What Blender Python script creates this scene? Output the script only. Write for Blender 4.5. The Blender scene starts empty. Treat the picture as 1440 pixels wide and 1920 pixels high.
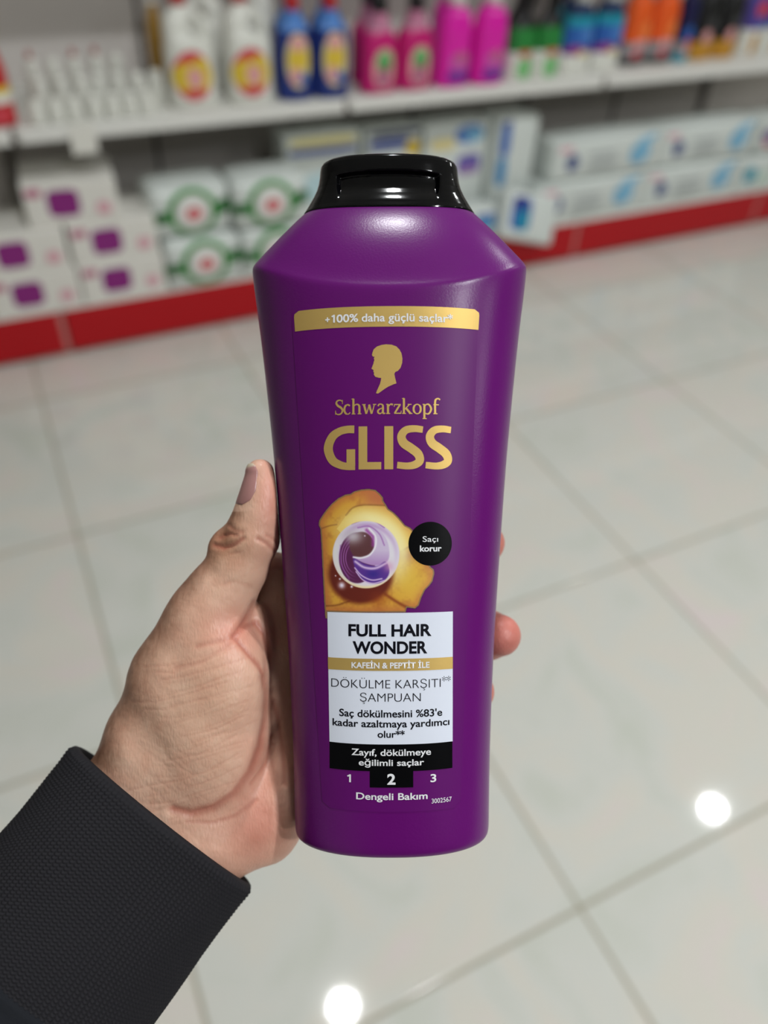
import bpy, bmesh, math, random
import numpy as np
from mathutils import Matrix, Vector

random.seed(4)
RNG = np.random.default_rng(7)
SC = bpy.context.scene
COL = SC.collection

# ------------------------------------------------------------------ camera
F_PX = 1450.0                       # focal length in pixels of the 1440x1920 frame
PITCH, ROLL, YAW, CAM_H = 0.74793, 0.06031, 0.49436, 1.32865
FW = np.array([math.sin(YAW)*math.cos(PITCH), math.cos(YAW)*math.cos(PITCH), -math.sin(PITCH)])
_R0 = np.array([math.cos(YAW), -math.sin(YAW), 0.0])
_U0 = np.cross(_R0, FW)
RT = _R0*math.cos(ROLL) + _U0*math.sin(ROLL)
UP = -_R0*math.sin(ROLL) + _U0*math.cos(ROLL)
CAM = np.array([0.0, 0.0, CAM_H])
HOLD_D = 0.2126                     # the bottle is held this far from the phone
cam_data = bpy.data.cameras.new('camera')
cam_data.sensor_fit = 'VERTICAL'
cam_data.sensor_height = 36.0
cam_data.sensor_width = 27.0
cam_data.lens = F_PX/1920.0*36.0
cam_data.clip_start = 0.01
cam_data.clip_end = 60
cam_data.dof.use_dof = True
cam_data.dof.focus_distance = 0.196
cam_data.dof.aperture_fstop = 6.6
cam = bpy.data.objects.new('camera', cam_data)
COL.objects.link(cam)
cam.matrix_world = Matrix(((RT[0], UP[0], -FW[0], CAM[0]), (RT[1], UP[1], -FW[1], CAM[1]),
                           (RT[2], UP[2], -FW[2], CAM[2]), (0, 0, 0, 1)))
SC.camera = cam

# ------------------------------------------------------------------ world, lamps, exposure
world = bpy.data.worlds.new('world')
world.use_nodes = True
world.node_tree.nodes['Background'].inputs[0].default_value = (0.9, 0.93, 1.0, 1)
world.node_tree.nodes['Background'].inputs[1].default_value = 0.3
SC.world = world
SC.view_settings.view_transform = 'Standard'
SC.view_settings.look = 'None'
SC.view_settings.gamma = 1.0
SC.view_settings.use_curve_mapping = False
SC.view_settings.exposure = 0.12
CEIL_H = 2.80
LAMP_STRENGTH = 900.0
LAMP_R = 0.045
LAMPS = [(0.46, 0.96), (2.74, 0.96), (5.02, 0.96), (0.85, -0.75), (0.85, -1.58), (0.85, -2.40), (2.74, -2.40)]  # left column behind the camera is added to key-light bottle and hand
SC.cycles.max_bounces = 8
SC.cycles.diffuse_bounces = 4
SC.cycles.caustics_reflective = False
SC.cycles.caustics_refractive = False
SC.cycles.sample_clamp_indirect = 3.0

# ------------------------------------------------------------------ helpers
def lin(c):
    c = np.asarray(c, float)/255.0
    return np.where(c <= 0.04045, c/12.92, ((c+0.055)/1.055)**2.4)

MATS = {}
def mat(name, rgb, rough=0.5, metal=0.0, spec=0.5, coat=0.0, emit=None, alpha=None):
    """plain procedural material; rgb is sRGB 0-255"""
    if name in MATS: return MATS[name]
    m = bpy.data.materials.new(name); m.use_nodes = True
    b = m.node_tree.nodes['Principled BSDF']
    l = lin(rgb)
    b.inputs['Base Color'].default_value = (l[0], l[1], l[2], 1)
    b.inputs['Roughness'].default_value = rough
    b.inputs['Metallic'].default_value = metal
    b.inputs['Specular IOR Level'].default_value = spec
    b.inputs['Coat Weight'].default_value = coat
    if emit:
        b.inputs['Emission Color'].default_value = (0.96, 0.99, 1.0, 1)
        b.inputs['Emission Strength'].default_value = emit
    MATS[name] = m
    return m

def nodes(m): return m.node_tree.nodes, m.node_tree.links, m.node_tree.nodes['Principled BSDF']

def add_bump(m, scale, strength, dist=0.001, coord='Object', detail=3, kind='noise'):
    N, L, b = nodes(m)
    tc = N.new('ShaderNodeTexCoord')
    t = N.new('ShaderNodeTexNoise' if kind == 'noise' else 'ShaderNodeTexVoronoi')
    t.inputs['Scale'].default_value = scale
    if kind == 'noise': t.inputs['Detail'].default_value = detail
    bp = N.new('ShaderNodeBump')
    bp.inputs['Strength'].default_value = strength
    bp.inputs['Distance'].default_value = dist
    L.new(tc.outputs[coord], t.inputs['Vector'])
    L.new(t.outputs[0], bp.inputs['Height'])
    L.new(bp.outputs[0], b.inputs['Normal'])

def add_attr_color(m, attr='Col'):
    N, L, b = nodes(m)
    a = N.new('ShaderNodeAttribute'); a.attribute_name = attr
    L.new(a.outputs['Color'], b.inputs['Base Color'])
    return a

def build(name, verts, faces, mats, parent=None, midx=None, smooth=True, colors=None, loc=None):
    me = bpy.data.meshes.new(name)
    verts = np.asarray(verts, float)
    me.from_pydata(verts.tolist() if len(verts) else [], [], [list(map(int, f)) for f in faces])
    for m in (mats if isinstance(mats, (list, tuple)) else [mats]): me.materials.append(m)
    if midx is not None: me.polygons.foreach_set('material_index', np.asarray(midx, np.int32))
    if smooth: me.polygons.foreach_set('use_smooth', np.ones(len(me.polygons), bool))
    if colors is not None:
        ca = me.color_attributes.new('Col', 'FLOAT_COLOR', 'POINT')
        c4 = np.ones((len(verts), 4)); c4[:, :3] = colors
        ca.data.foreach_set('color', c4.ravel())
    me.update()
    o = bpy.data.objects.new(name, me)
    COL.objects.link(o)
    if parent is not None: o.parent = parent
    if loc is not None: o.location = loc
    return o

def tag(o, label=None, cat=None, group=None, kind=None):
    if label: o['label'] = label
    if cat: o['category'] = cat
    if group: o['group'] = group
    if kind: o['kind'] = kind
    return o

def empty(name, loc=(0, 0, 0), rotz=0.0, mw=None):
    o = bpy.data.objects.new(name, None)
    o.empty_display_size = 0.05
    COL.objects.link(o)
    if mw is not None: o.matrix_world = mw
    else:
        o.location = loc; o.rotation_euler = (0, 0, rotz)
    return o

def copy_tree(o, parent=None):
    c = o.copy(); COL.objects.link(c)
    if parent is not None: c.parent = parent
    for ch in list(o.children): copy_tree(ch, c)
    return c

class MB:
    """collects faces for ONE mesh"""
    def __init__(s): s.v = []; s.f = []; s.m = []; s.n = 0
    def add(s, verts, faces, mi=0):
        verts = np.asarray(verts, float)
        s.v.append(verts); s.f += [[i+s.n for i in f] for f in faces]; s.m += [mi]*len(faces); s.n += len(verts)
        return s
    def box(s, x0, x1, y0, y1, z0, z1, mi=0):
        v = [(x, y, z) for z in (z0, z1) for y in (y0, y1) for x in (x0, x1)]
        return s.add(v, [(0, 2, 3, 1), (4, 5, 7, 6), (0, 1, 5, 4), (2, 6, 7, 3), (0, 4, 6, 2), (1, 3, 7, 5)], mi)
    def build(s, name, mats, parent=None, smooth=False, **k):
        return build(name, np.concatenate(s.v), s.f, mats, parent, s.m, smooth, **k)

def bevel(o, w, seg=2):
    md = o.modifiers.new('bevel', 'BEVEL'); md.width = w; md.segments = seg; md.limit_method = 'ANGLE'
    return o

def grid_faces(nr, nc, wrap=False):
    f = []
    for i in range(nr-1):
        for j in range(nc if wrap else nc-1):
            a = i*nc+j; b = i*nc+(j+1) % nc
            f.append((a, b, b+nc, a+nc))
    return f

def loft(rings, cap=True):
    """rings: (n, M, 3) array, counter-clockwise from above, bottom to top"""
    rings = np.asarray(rings); n, M = rings.shape[:2]
    v = rings.reshape(-1, 3); f = grid_faces(n, M, True)
    if cap:
        c0 = rings[0].mean(0); c1 = rings[-1].mean(0)
        k = len(v); v = np.vstack([v, c0, c1])
        f += [(k, (j+1) % M, j) for j in range(M)]
        f += [(k+1, (n-1)*M+j, (n-1)*M+(j+1) % M) for j in range(M)]
    return v, f

def supell(a, b, n, M):
    t = np.linspace(0, 2*np.pi, M, endpoint=False)
    c, s = np.cos(t), np.sin(t)
    return np.sign(c)*np.abs(c)**(2/n)*a, np.sign(s)*np.abs(s)**(2/n)*b

# ------------------------------------------------------------------ the room
TILE = 0.6
def floor_material():
    m = mat('polished_floor_tile', (222, 217, 207), 0.16, spec=0.42)
    N, L, b = nodes(m)
    tc = N.new('ShaderNodeTexCoord')
    mp = N.new('ShaderNodeMapping'); mp.vector_type = 'POINT'
    # object coordinates are metres; the grid sits 0.58 degrees off the shelving
    mp.inputs['Rotation'].default_value = (0, 0, 0.01009)
    L.new(tc.outputs['Object'], mp.inputs['Vector'])
    sep = N.new('ShaderNodeSeparateXYZ'); L.new(mp.outputs[0], sep.inputs[0])
    def M(op, a, bb=None, c=None):
        n = N.new('ShaderNodeMath'); n.operation = op
        for i, x in enumerate((a, bb, c)):
            if x is None: continue
            if isinstance(x, (int, float)): n.inputs[i].default_value = x
            else: L.new(x, n.inputs[i])
        return n.outputs[0]
    u = M('DIVIDE', M('SUBTRACT', sep.outputs[0], -0.07522*TILE), TILE)
    v = M('DIVIDE', M('SUBTRACT', sep.outputs[1], 2.46324*TILE), TILE)
    du = M('ABSOLUTE', M('SUBTRACT', M('FRACT', M('ADD', u, 0.5)), 0.5))
    dv = M('ABSOLUTE', M('SUBTRACT', M('FRACT', M('ADD', v, 0.5)), 0.5))
    near = M('MINIMUM', du, dv)
    groove = N.new('ShaderNodeMapRange')
    groove.inputs['From Min'].default_value = 0.0042; groove.inputs['From Max'].default_value = 0.0068
    L.new(near, groove.inputs['Value'])
    # cloudy marbling, different on every tile
    cell = N.new('ShaderNodeCombineXYZ')
    L.new(M('FLOOR', u), cell.inputs[0]); L.new(M('FLOOR', v), cell.inputs[1])
    wn = N.new('ShaderNodeTexWhiteNoise'); L.new(cell.outputs[0], wn.inputs['Vector'])
    sc = N.new('ShaderNodeVectorMath'); sc.operation = 'SCALE'; sc.inputs['Scale'].default_value = 14
    L.new(wn.outputs['Color'], sc.inputs[0])
    ad = N.new('ShaderNodeVectorMath'); L.new(sc.outputs[0], ad.inputs[0]); L.new(mp.outputs[0], ad.inputs[1])
    n1 = N.new('ShaderNodeTexNoise'); n1.inputs['Scale'].default_value = 4.5; n1.inputs['Detail'].default_value = 5
    n1.inputs['Distortion'].default_value = 1.2
    L.new(ad.outputs[0], n1.inputs['Vector'])
    rp = N.new('ShaderNodeValToRGB')
    e = rp.color_ramp.elements
    def setc(el, pos, rgb):
        l = lin(rgb); el.position = pos; el.color = (l[0], l[1], l[2], 1)
    setc(e[0], 0.30, (198, 200, 190)); setc(e[1], 0.72, (214, 203, 200))
    setc(e.new(0.45), 0.45, (206, 206, 199)); setc(e.new(0.58), 0.58, (210, 206, 196))
    L.new(n1.outputs[0], rp.inputs[0])
    mx = N.new('ShaderNodeMix'); mx.data_type = 'RGBA'
    l = lin((158, 152, 134))
    mx.inputs['A'].default_value = (l[0], l[1], l[2], 1)
    L.new(groove.outputs[0], mx.inputs['Factor']); L.new(rp.outputs[0], mx.inputs['B'])
    L.new(mx.outputs['Result'], b.inputs['Base Color'])
    rr = N.new('ShaderNodeMapRange'); rr.inputs['To Min'].default_value = 0.6; rr.inputs['To Max'].default_value = 0.045
    L.new(groove.outputs[0], rr.inputs['Value']); L.new(rr.outputs[0], b.inputs['Roughness'])
    bp = N.new('ShaderNodeBump'); bp.inputs['Distance'].default_value = 0.001; bp.inputs['Strength'].default_value = 0.5
    L.new(groove.outputs[0], bp.inputs['Height']); L.new(bp.outputs[0], b.inputs['Normal'])
    return m

RX0, RX1, RY0, RY1 = -2.3, 6.4, -2.9, 3.2
WALL = mat('wall_paint', (206, 204, 198), 0.8)
tag(MB().box(RX0, RX1, RY0, RY1, -0.05, 0).build('floor', floor_material()), kind='structure')
tag(MB().box(RX0, RX1, RY0, RY1, CEIL_H, CEIL_H+0.05).build('ceiling', mat('ceiling_paint', (228, 228, 226), 0.9)), kind='structure')
tag(MB().box(RX0-0.1, RX0, RY0, RY1, 0, CEIL_H).build('wall_left', WALL), kind='structure')
tag(MB().box(RX1, RX1+0.1, RY0, RY1, 0, CEIL_H).build('wall_right', WALL), kind='structure')
tag(MB().box(RX0, RX1, RY1, RY1+0.1, 0, CEIL_H).build('wall_back', WALL), kind='structure')
tag(MB().box(RX0, RX1, RY0-0.1, RY0, 0, CEIL_H).build('wall_front', mat('wall_front_paint', (84, 80, 76), 0.8)), kind='structure')

def lamp_proto():
    r = empty('ceiling_lamp')
    M = 32; t = np.linspace(0, 2*np.pi, M, endpoint=False)
    ring = lambda rad, z: np.stack([np.cos(t)*rad, np.sin(t)*rad, np.full(M, z)], 1)
    v, f = loft([ring(LAMP_R+0.018, 0.0), ring(LAMP_R+0.018, -0.008), ring(LAMP_R+0.004, -0.012), ring(LAMP_R+0.002, -0.004)], cap=False)
    build('trim_ring', v, [x[::-1] for x in f], mat('lamp_trim', (235, 235, 232), 0.4), r)
    v = np.vstack([ring(LAMP_R, -0.006), [[0, 0, -0.006]]])
    build('diffuser', v, [(M, (j+1) % M, j) for j in range(M)], mat('lamp_glow', (255, 255, 255), emit=LAMP_STRENGTH), r)
    return r
_lp = None
_lamp_lb = ['left one of the aisle row', 'middle one of the aisle row', 'right one of the aisle row',
            'added key light just behind the photographer', 'added key light between the photographer and the front wall', 'added key light by the front wall, left side', 'right one by the front wall']
for k, (lx, ly) in enumerate(LAMPS):
    o = lamp_proto() if _lp is None else copy_tree(_lp)
    _lp = _lp or o
    o.location = (lx, ly, CEIL_H)
    tag(o, 'round recessed ceiling downlight, ' + _lamp_lb[k], 'lamp', 'round ceiling downlights')

# ------------------------------------------------------------------ shelving
Y_FRONT = 2.2986                     # front of the red plinth
Y_LIP = 2.338                        # front of the upper shelf
Y_BACK = 2.775
Z_DECK, Z_SHELF, Z_TOP = 0.150, 0.648, 1.29
SHELF_W = mat('shelf_white_metal', (222, 221, 215), 0.45)
SHELF_UNDER = mat('back_panel_grey', (212, 206, 202), 0.6)
RED = mat('plinth_red', (182, 14, 26), 0.45, spec=0.3)
SEAM = mat('plinth_joint_pink', (196, 120, 116), 0.5)
DARK = mat('gap_dark', (70, 50, 46), 0.7)
BAYS = [(-0.86, 0.100), (0.100, 1.048), (1.048, 2.028), (2.028, 3.000), (3.000, 3.97)]
def shelf_bay(x0, x1, label):
    r = empty('shelf_unit', (x0, Y_FRONT, 0)); w = x1-x0
    tag(r, label, 'shelf', 'shop shelving bays along the aisle')
    dy = Y_LIP-Y_FRONT; db = Y_BACK-Y_FRONT
    bevel(MB().box(0.004, w-0.016, 0, 0.018, 0.012, Z_DECK-0.002).build('plinth', RED, r), 0.002)
    MB().box(w-0.016, w-0.0005, 0.001, 0.02, 0.012, Z_DECK-0.002).build('plinth_joint', SEAM, r)
    bevel(MB().box(0.002, w-0.002, 0.0, db, Z_DECK-0.002, Z_DECK).build('deck', SHELF_W, r), 0.0008)
    p = MB(); p.box(0.001, w-0.001, db, db+0.012, 0.02, 1.9)
    MB.build(p, 'back_panel', SHELF_UNDER, r)
    p = MB(); p.box(w-0.030, w-0.002, db-0.02, db, 0.02, 1.9)
    p.build('upright', mat('upright_grey', (128, 122, 118), 0.5), r)
    MB().box(w*.465, w*.465+.012, db-0.006, db-.0005, 0.17, 1.25).build('panel_joint', mat('joint_grey', (92, 86, 84), .6), r)
    for nm, z in (('shelf', Z_SHELF), ('shelf', Z_TOP)):
        s = bevel(MB().box(0.002, w-0.002, dy, db, z-0.028, z).build(nm, SHELF_W, r), 0.003)
        rail = bevel(MB().box(0.010, w-0.010, dy-0.007, dy-0.0005, z-0.037, z-0.003).build('price_rail', mat('price_rail_white', (226, 225, 220), 0.35), s), 0.002)
        MB().box(w-0.012, w-0.0005, dy-0.006, dy+0.01, z-0.036, z-0.004).build('rail_joint', DARK, s)
    return r
for (a, b), lb in zip(BAYS, ['white shop shelf bay with red plinth at the left photo edge, holding red bottles',
                             'white shop shelf bay with red plinth holding white and blue bottles over soap packs',
                             'white shop shelf bay with red plinth holding pink and green bottles, behind the held bottle',
                             'white shop shelf bay with red plinth holding orange and black bottles over wipe packs',
                             'white shop shelf bay with red plinth at the right photo edge']):
    shelf_bay(a, b, lb)
o = bevel(MB().box(-0.034, 0.034, 0, 0.002, -0.045, 0.03).build('price_card', mat('card_white', (226, 224, 216), 0.6)), 0.0008)
o.location = (0.268, Y_LIP-0.0105, Z_SHELF-0.030)
tag(o, 'blank white price card hanging from the rail below the small white bottles', 'price card')

# ------------------------------------------------------------------ upper shelf goods
def prof_at(prof, z):
    p = np.array(prof); return np.interp(z, p[:, 0], p[:, 1]), np.interp(z, p[:, 0], p[:, 2])

def smooth_prof(prof, n=40):
    p = np.array(prof, float)
    z = np.unique(np.concatenate([np.linspace(p[0, 0], p[-1, 0], n), p[:, 0]]))
    return [(zz,)+tuple(np.interp(zz, p[:, 0], p[:, i]) for i in range(1, p.shape[1])) for zz in z]

def vessel(name, prof, mats, parent, bands=None, n=2.6, M=40, cx=None):
    """superelliptic bottle body, printed bands change material by height"""
    prof = smooth_prof(prof)
    rings = []
    for row in prof:
        z, a, b = row[:3]; ox = row[3] if len(row) > 3 else 0.0
        x, y = supell(a, b, n, M)
        rings.append(np.stack([x+ox, y, np.full(M, z)], 1))
    v, f = loft(rings)
    mi = np.zeros(len(f), int)
    if bands:
        for k, q in enumerate(f):
            zc = np.mean([v[i][2] for i in q])
            for z0, z1, idx in bands:
                if z0 <= zc < z1: mi[k] = idx
    return build(name, v, f, mats, parent, mi)

def decal(name, prof, layers, mats, parent, n=2.6, off=0.0008):
    """printed label: elliptical/rectangular patches that follow the bottle front"""
    mb = MB()
    for k, (cx, cz, rx, rz, p, mi) in enumerate(layers):
        R, M = 7, 36
        t = np.linspace(0, 2*np.pi, M, endpoint=False)
        ux, uz = np.sign(np.cos(t))*np.abs(np.cos(t))**(2/p), np.sign(np.sin(t))*np.abs(np.sin(t))**(2/p)
        vs = []
        for i in range(R+1):
            s = i/R
            x = cx+ux*rx*s; z = cz+uz*rz*s
            a, b = prof_at(prof, z)
            y = -b*np.clip(1-np.clip(np.abs(x/a), 0, 0.985)**n, 0, 1)**(1/n) - off*(1+0.6*k)
            vs.append(np.stack([x, y, z], 1))
        mb.add(np.concatenate(vs), [(i*M+j, (i+1)*M+j, (i+1)*M+(j+1) % M, i*M+(j+1) % M)[::-1] for i in range(R) for j in range(M)], mi)
    # vertices run outwards ccw seen from +y, so flip to face -y
    mb.f = [q[::-1] for q in mb.f]
    return mb.build(name, mats, parent, smooth=True)

def cap_lathe(name, z0, z1, r0, r1, m, parent, ox=0.0, ribs=0):
    M = 32; t = np.linspace(0, 2*np.pi, M, endpoint=False)
    rows = [(z0, r0), (z0+(z1-z0)*0.85, r1), (z1-0.001, r1*0.95), (z1, r1*0.8)]
    rings = []
    for z, rr in rows:
        q = rr*(1+(0.03*np.sign(np.sin(t*16)) if ribs else 0))
        rings.append(np.stack([np.cos(t)*q+ox, np.sin(t)*q, np.full(M, z)], 1))
    v, f = loft(rings)
    return build(name, v, f, m, parent)

def tube(path, r, M=12):
    path = np.array(path, float); rings = []
    for i, p in enumerate(path):
        d = path[min(i+1, len(path)-1)]-path[max(i-1, 0)]; d /= np.linalg.norm(d)
        a = np.cross(d, [0, 1, 0.01]); a /= np.linalg.norm(a); b = np.cross(d, a)
        t = np.linspace(0, 2*np.pi, M, endpoint=False)
        rr = r[i] if np.ndim(r) else r
        rings.append(p+np.outer(np.cos(t), a)*rr+np.outer(np.sin(t), b)*rr)
    v, f = loft(rings)
    return v, f

PL = dict(rough=0.35, spec=0.5)
W_PL = mat('white_plastic', (226, 226, 218), **PL)
RED_PL = mat('red_plastic', (190, 30, 34), **PL)
YEL = mat('print_yellow', (222, 190, 60), 0.4)
REDP = mat('print_red', (208, 60, 74), 0.4)
PINKP = mat('print_pink', (222, 160, 160), 0.4)
CREAM = mat('print_cream', (222, 208, 150), 0.4)
GREEN = mat('print_green', (36, 130, 56), 0.4)
LGREEN = mat('print_pale_green', (120, 190, 120), 0.4)
NAVY = mat('navy_plastic', (20, 44, 120), **PL)
BLUE = mat('blue_print', (40, 96, 178), 0.35)
TEAL = mat('teal_print', (30, 150, 172), 0.35)
LBLUE = mat('pale_blue_print', (130, 190, 222), 0.4)
LBLUE_PL = mat('light_blue_plastic', (74, 128, 200), **PL)
MAG = mat('magenta_plastic', (196, 20, 112), **PL)
PINK = mat('hot_pink_plastic', (226, 24, 170), **PL)
PALEPINK = mat('translucent_pink_neck', (190, 120, 150), **PL)
PURPLE = mat('purple_print', (110, 40, 150), 0.35)
BLACK = mat('black_plastic', (18, 18, 20), **PL)
ORANGE = mat('orange_plastic', (236, 92, 26), **PL)
GOLD = mat('gold_print', (192, 138, 40), 0.35)
GREY = mat('grey_print', (150, 146, 148), 0.45)
AMBER = mat('amber_plastic', (158, 120, 50), **PL)

def place(o, x, y, z, label, cat, group=None, rotz=0.0):
    o.location = (x, y, z); o.rotation_euler = (0, 0, rotz)
    return tag(o, label, cat, group)

# big white bleach jugs with side handle
def jug():
    r = empty('bleach_jug')
    prof = [(0, .058, .045), (.004, .064, .050), (.012, .067, .052), (.135, .066, .052), (.165, .063, .050, ), (.168, .062, .049)]
    prof = [p+(0.0,) if len(p) == 3 else p for p in prof]
    prof += [(.174, .048, .046, -.016), (.180, .036, .042, -.028), (.19, .033, .040, -.030), (.212, .034, .038, -.027), (.226, .031, .034, -.020), (.238, .022, .022, -.014), (.252, .019, .019, -.014)]
    vessel('body', prof, [W_PL], r, n=2.9)
    path = [(.046, 0, .158), (.050, 0, .172), (.049, 0, .188), (.045, 0, .204), (.033, 0, .219), (.006, 0, .230)]
    v, f = tube(path, [.015, .014, .013, .013, .013, .014]); build('handle', v, f, W_PL, r)
    cap_lathe('screw_cap', .246, .285, .023, .021, RED_PL, r, -.014, 1)
    P = [p[:3] for p in prof[:6]]
    decal('label', P, [(-.006, .084, .054, .062, 2.0, 0), (-.006, .082, .055, .036, 2.6, 1), (0.0, .080, .022, .028, 2.0, 2), (-.004, .040, .036, .010, 3.0, 0), (0.018, .112, .022, .015, 2, 1)], [REDP, YEL, PINKP], r, n=2.9)
    return r
J = jug()
place(J, .600, 2.418, Z_SHELF, 'white handled jug with red cap and oval label beside the small white bottles', 'bottle', 'white handled jugs with red caps')
place(copy_tree(J), .768, 2.411, Z_SHELF, 'white handled jug with red cap and oval label beside the navy bottles', 'bottle', 'white handled jugs with red caps')
place(copy_tree(J), .690, 2.565, Z_SHELF, 'white handled jug in the second row, behind the left jug', 'bottle', 'white handled jugs with red caps', math.pi)
place(copy_tree(J), .850, 2.600, Z_SHELF, 'white handled jug in the second row, behind the right jug', 'bottle', 'white handled jugs with red caps', math.pi)

def plain_bottle(name, prof, mats, bands=None, cap=None, label=None, neck=None, n=2.6):
    r = empty(name)
    vessel('body', prof, mats, r, bands, n=n)
    if cap: cap_lathe('cap', *cap[:4], cap[4], r, cap[5] if len(cap) > 5 else 0.0, 1)
    if label: decal('label', prof, label[0], label[1], r, n=n)
    return r

# navy bottles
prof = [(0, .046, .034), (.006, .054, .040), (.15, .053, .040), (.175, .049, .038), (.193, .036, .031), (.200, .026, .025), (.226, .020, .020)]
N1 = plain_bottle('detergent_bottle', prof, [NAVY, LBLUE_PL], [(.178, .3, 1)], (.222, .262, .021, .018, RED_PL),
    ([(0, .105, .036, .070, 2.2, 0), (0, .110, .031, .028, 3, 1), (0.0, .150, .024, .018, 2, 2), (-.01, .068, .018, .022, 2, 2), (.014, .060, .013, .015, 2, 3)], [CREAM, YEL, PINKP, BLUE]))
g = 'navy blue detergent bottles'
place(N1, .902, 2.395, Z_SHELF, 'navy blue bottle with red cap and tall oval label, next to the white jug', 'bottle', g)
place(copy_tree(N1), 1.014, 2.388, Z_SHELF, 'navy blue bottle with red cap and tall oval label, next to the magenta bottle', 'bottle', g)
place(copy_tree(N1), .930, 2.490, Z_SHELF, 'navy blue bottle in the second row, behind the navy bottle by the jug', 'bottle', g)
place(copy_tree(N1), 1.045, 2.485, Z_SHELF, 'navy blue bottle in the second row, behind the navy bottle by the magenta one', 'bottle', g)

# magenta bottles with pale necks
prof = [(0, .050, .036), (.006, .059, .042), (.13, .058, .042), (.155, .050, .039), (.175, .034, .032), (.19, .028, .028), (.215, .024, .024)]
G1 = plain_bottle('detergent_bottle', prof, [MAG, PALEPINK], [(.166, .3, 1)], (.212, .255, .027, .024, BLACK),
    ([(.004, .070, .036, .056, 2.2, 0), (.004, .092, .026, .026, 2, 1), (.006, .078, .017, .018, 2, 2), (.002, .045, .020, .022, 2, 3)], [PINKP, LGREEN, GREEN, mat('print_mauve', (170, 90, 130), .4)]))
g = 'magenta bottles with oval labels'
place(G1, 1.172, 2.392, Z_SHELF, 'magenta bottle with black cap and leafy oval label, next to the navy bottle', 'bottle', g)
place(copy_tree(G1), 1.298, 2.396, Z_SHELF, 'magenta bottle with black cap and leafy oval label, next to the hot pink bottle', 'bottle', g)
place(copy_tree(G1), 1.195, 2.500, Z_SHELF, 'magenta bottle in the second row, behind the one by the navy bottle', 'bottle', g)

# hot pink bottles
prof = [(0, .050, .036), (.006, .058, .042), (.16, .056, .042), (.20, .047, .037), (.212, .030, .030), (.225, .028, .028)]
H1 = plain_bottle('softener_bottle', prof, [PINK], None, (.218, .262, .030, .028, W_PL),
    ([(.008, .034, .042, .017, 4, 0), (.008, .072, .038, .026, 2.5, 1), (.008, .085, .022, .018, 2, 2)], [PURPLE, mat('print_pink_violet', (200, 80, 176), .4), mat('print_dusty', (196, 96, 140), .4)]))
g = 'hot pink bottles with white caps'
place(H1, 1.432, 2.388, Z_SHELF, 'hot pink bottle with white cap and purple band, next to the magenta bottle', 'bottle', g)
place(copy_tree(H1), 1.560, 2.384, Z_SHELF, 'hot pink bottle with white cap and purple band, next to the green and white bottle', 'bottle', g)
place(copy_tree(H1), 1.470, 2.490, Z_SHELF, 'hot pink bottle in the second row behind the left hot pink bottle', 'bottle', g)

def spray_head(r, z, m, m2=None):
    mb = MB()
    mb.box(-.018, .018, -.045, .028, z+.022, z+.05); mb.box(-.010, .010, -.062, -.040, z+.030, z+.046); mb.box(-.014, .014, -.016, .016, z, z+.024)
    o = bevel(mb.build('spray_head', m, r), .004)
    mb = MB(); mb.add(np.array([(-.006, -.044, z+.024), (.006, -.044, z+.024), (.006, -.030, z-.02), (-.006, -.030, z-.02), (-.006, -.036, z+.024), (.006, -.036, z+.024), (.006, -.024, z-.02), (-.006, -.024, z-.02)]),
        [(0, 3, 2, 1), (4, 5, 6, 7), (0, 1, 5, 4), (3, 7, 6, 2), (0, 4, 7, 3), (1, 2, 6, 5)])
    mb.build('trigger', m2 or m, o)

# green over white spray bottles
prof = [(0, .044, .032), (.005, .050, .036), (.12, .049, .036), (.15, .043, .033), (.178, .026, .025), (.205, .018, .018), (.215, .018, .018)]
S1 = plain_bottle('spray_bottle', prof, [W_PL, GREEN, BLACK], [(.082, .150, 1), (.150, .3, 2)], None,
    ([(.004, .036, .030, .030, 2.6, 0), (.0, .082, .022, .014, 2, 1), (0, .100, .030, .012, 3, 2)], [LGREEN, REDP, GREEN]))
spray_head(S1, .212, BLACK)
g = 'green, black and white spray bottles'
place(S1, 1.694, 2.398, Z_SHELF, 'white spray bottle with green band and black top, next to the hot pink bottle', 'bottle', g)
place(copy_tree(S1), 1.800, 2.398, Z_SHELF, 'white spray bottle with green band and black top, next to the blue bottle', 'bottle', g)
place(copy_tree(S1), 1.745, 2.495, Z_SHELF, 'white and green spray bottle in the second row, behind the green pair', 'bottle', g)

# blue bottles with white lower third
prof = [(0, .054, .036), (.005, .060, .040), (.15, .058, .040), (.185, .048, .037), (.205, .030, .029), (.215, .026, .026)]
B1 = plain_bottle('cleaner_bottle', prof, [W_PL, BLUE, PURPLE, TEAL, mat('deep_blue_plastic', (8, 42, 84), **PL)], [(.062, .085, 2), (.085, .145, 1), (.145, .17, 3), (.17, .3, 4)], (.208, .25, .030, .028, W_PL),
    ([(.018, .118, .026, .026, 2, 0), (-.02, .075, .024, .014, 3, 1), (.012, .064, .020, .010, 3, 2)], [LBLUE_PL, mat('print_magenta', (150, 30, 120), .4), CREAM]))
g = 'blue bottles with white lower part'
place(B1, 1.925, 2.412, Z_SHELF, 'blue bottle with white cap and white lower third, next to the green spray bottle', 'bottle', g)
place(copy_tree(B1), 2.058, 2.418, Z_SHELF, 'blue bottle with white cap and white lower third, next to the orange bottle', 'bottle', g)
place(copy_tree(B1), 1.985, 2.515, Z_SHELF, 'blue bottle in the second row behind the blue pair', 'bottle', g)

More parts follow.
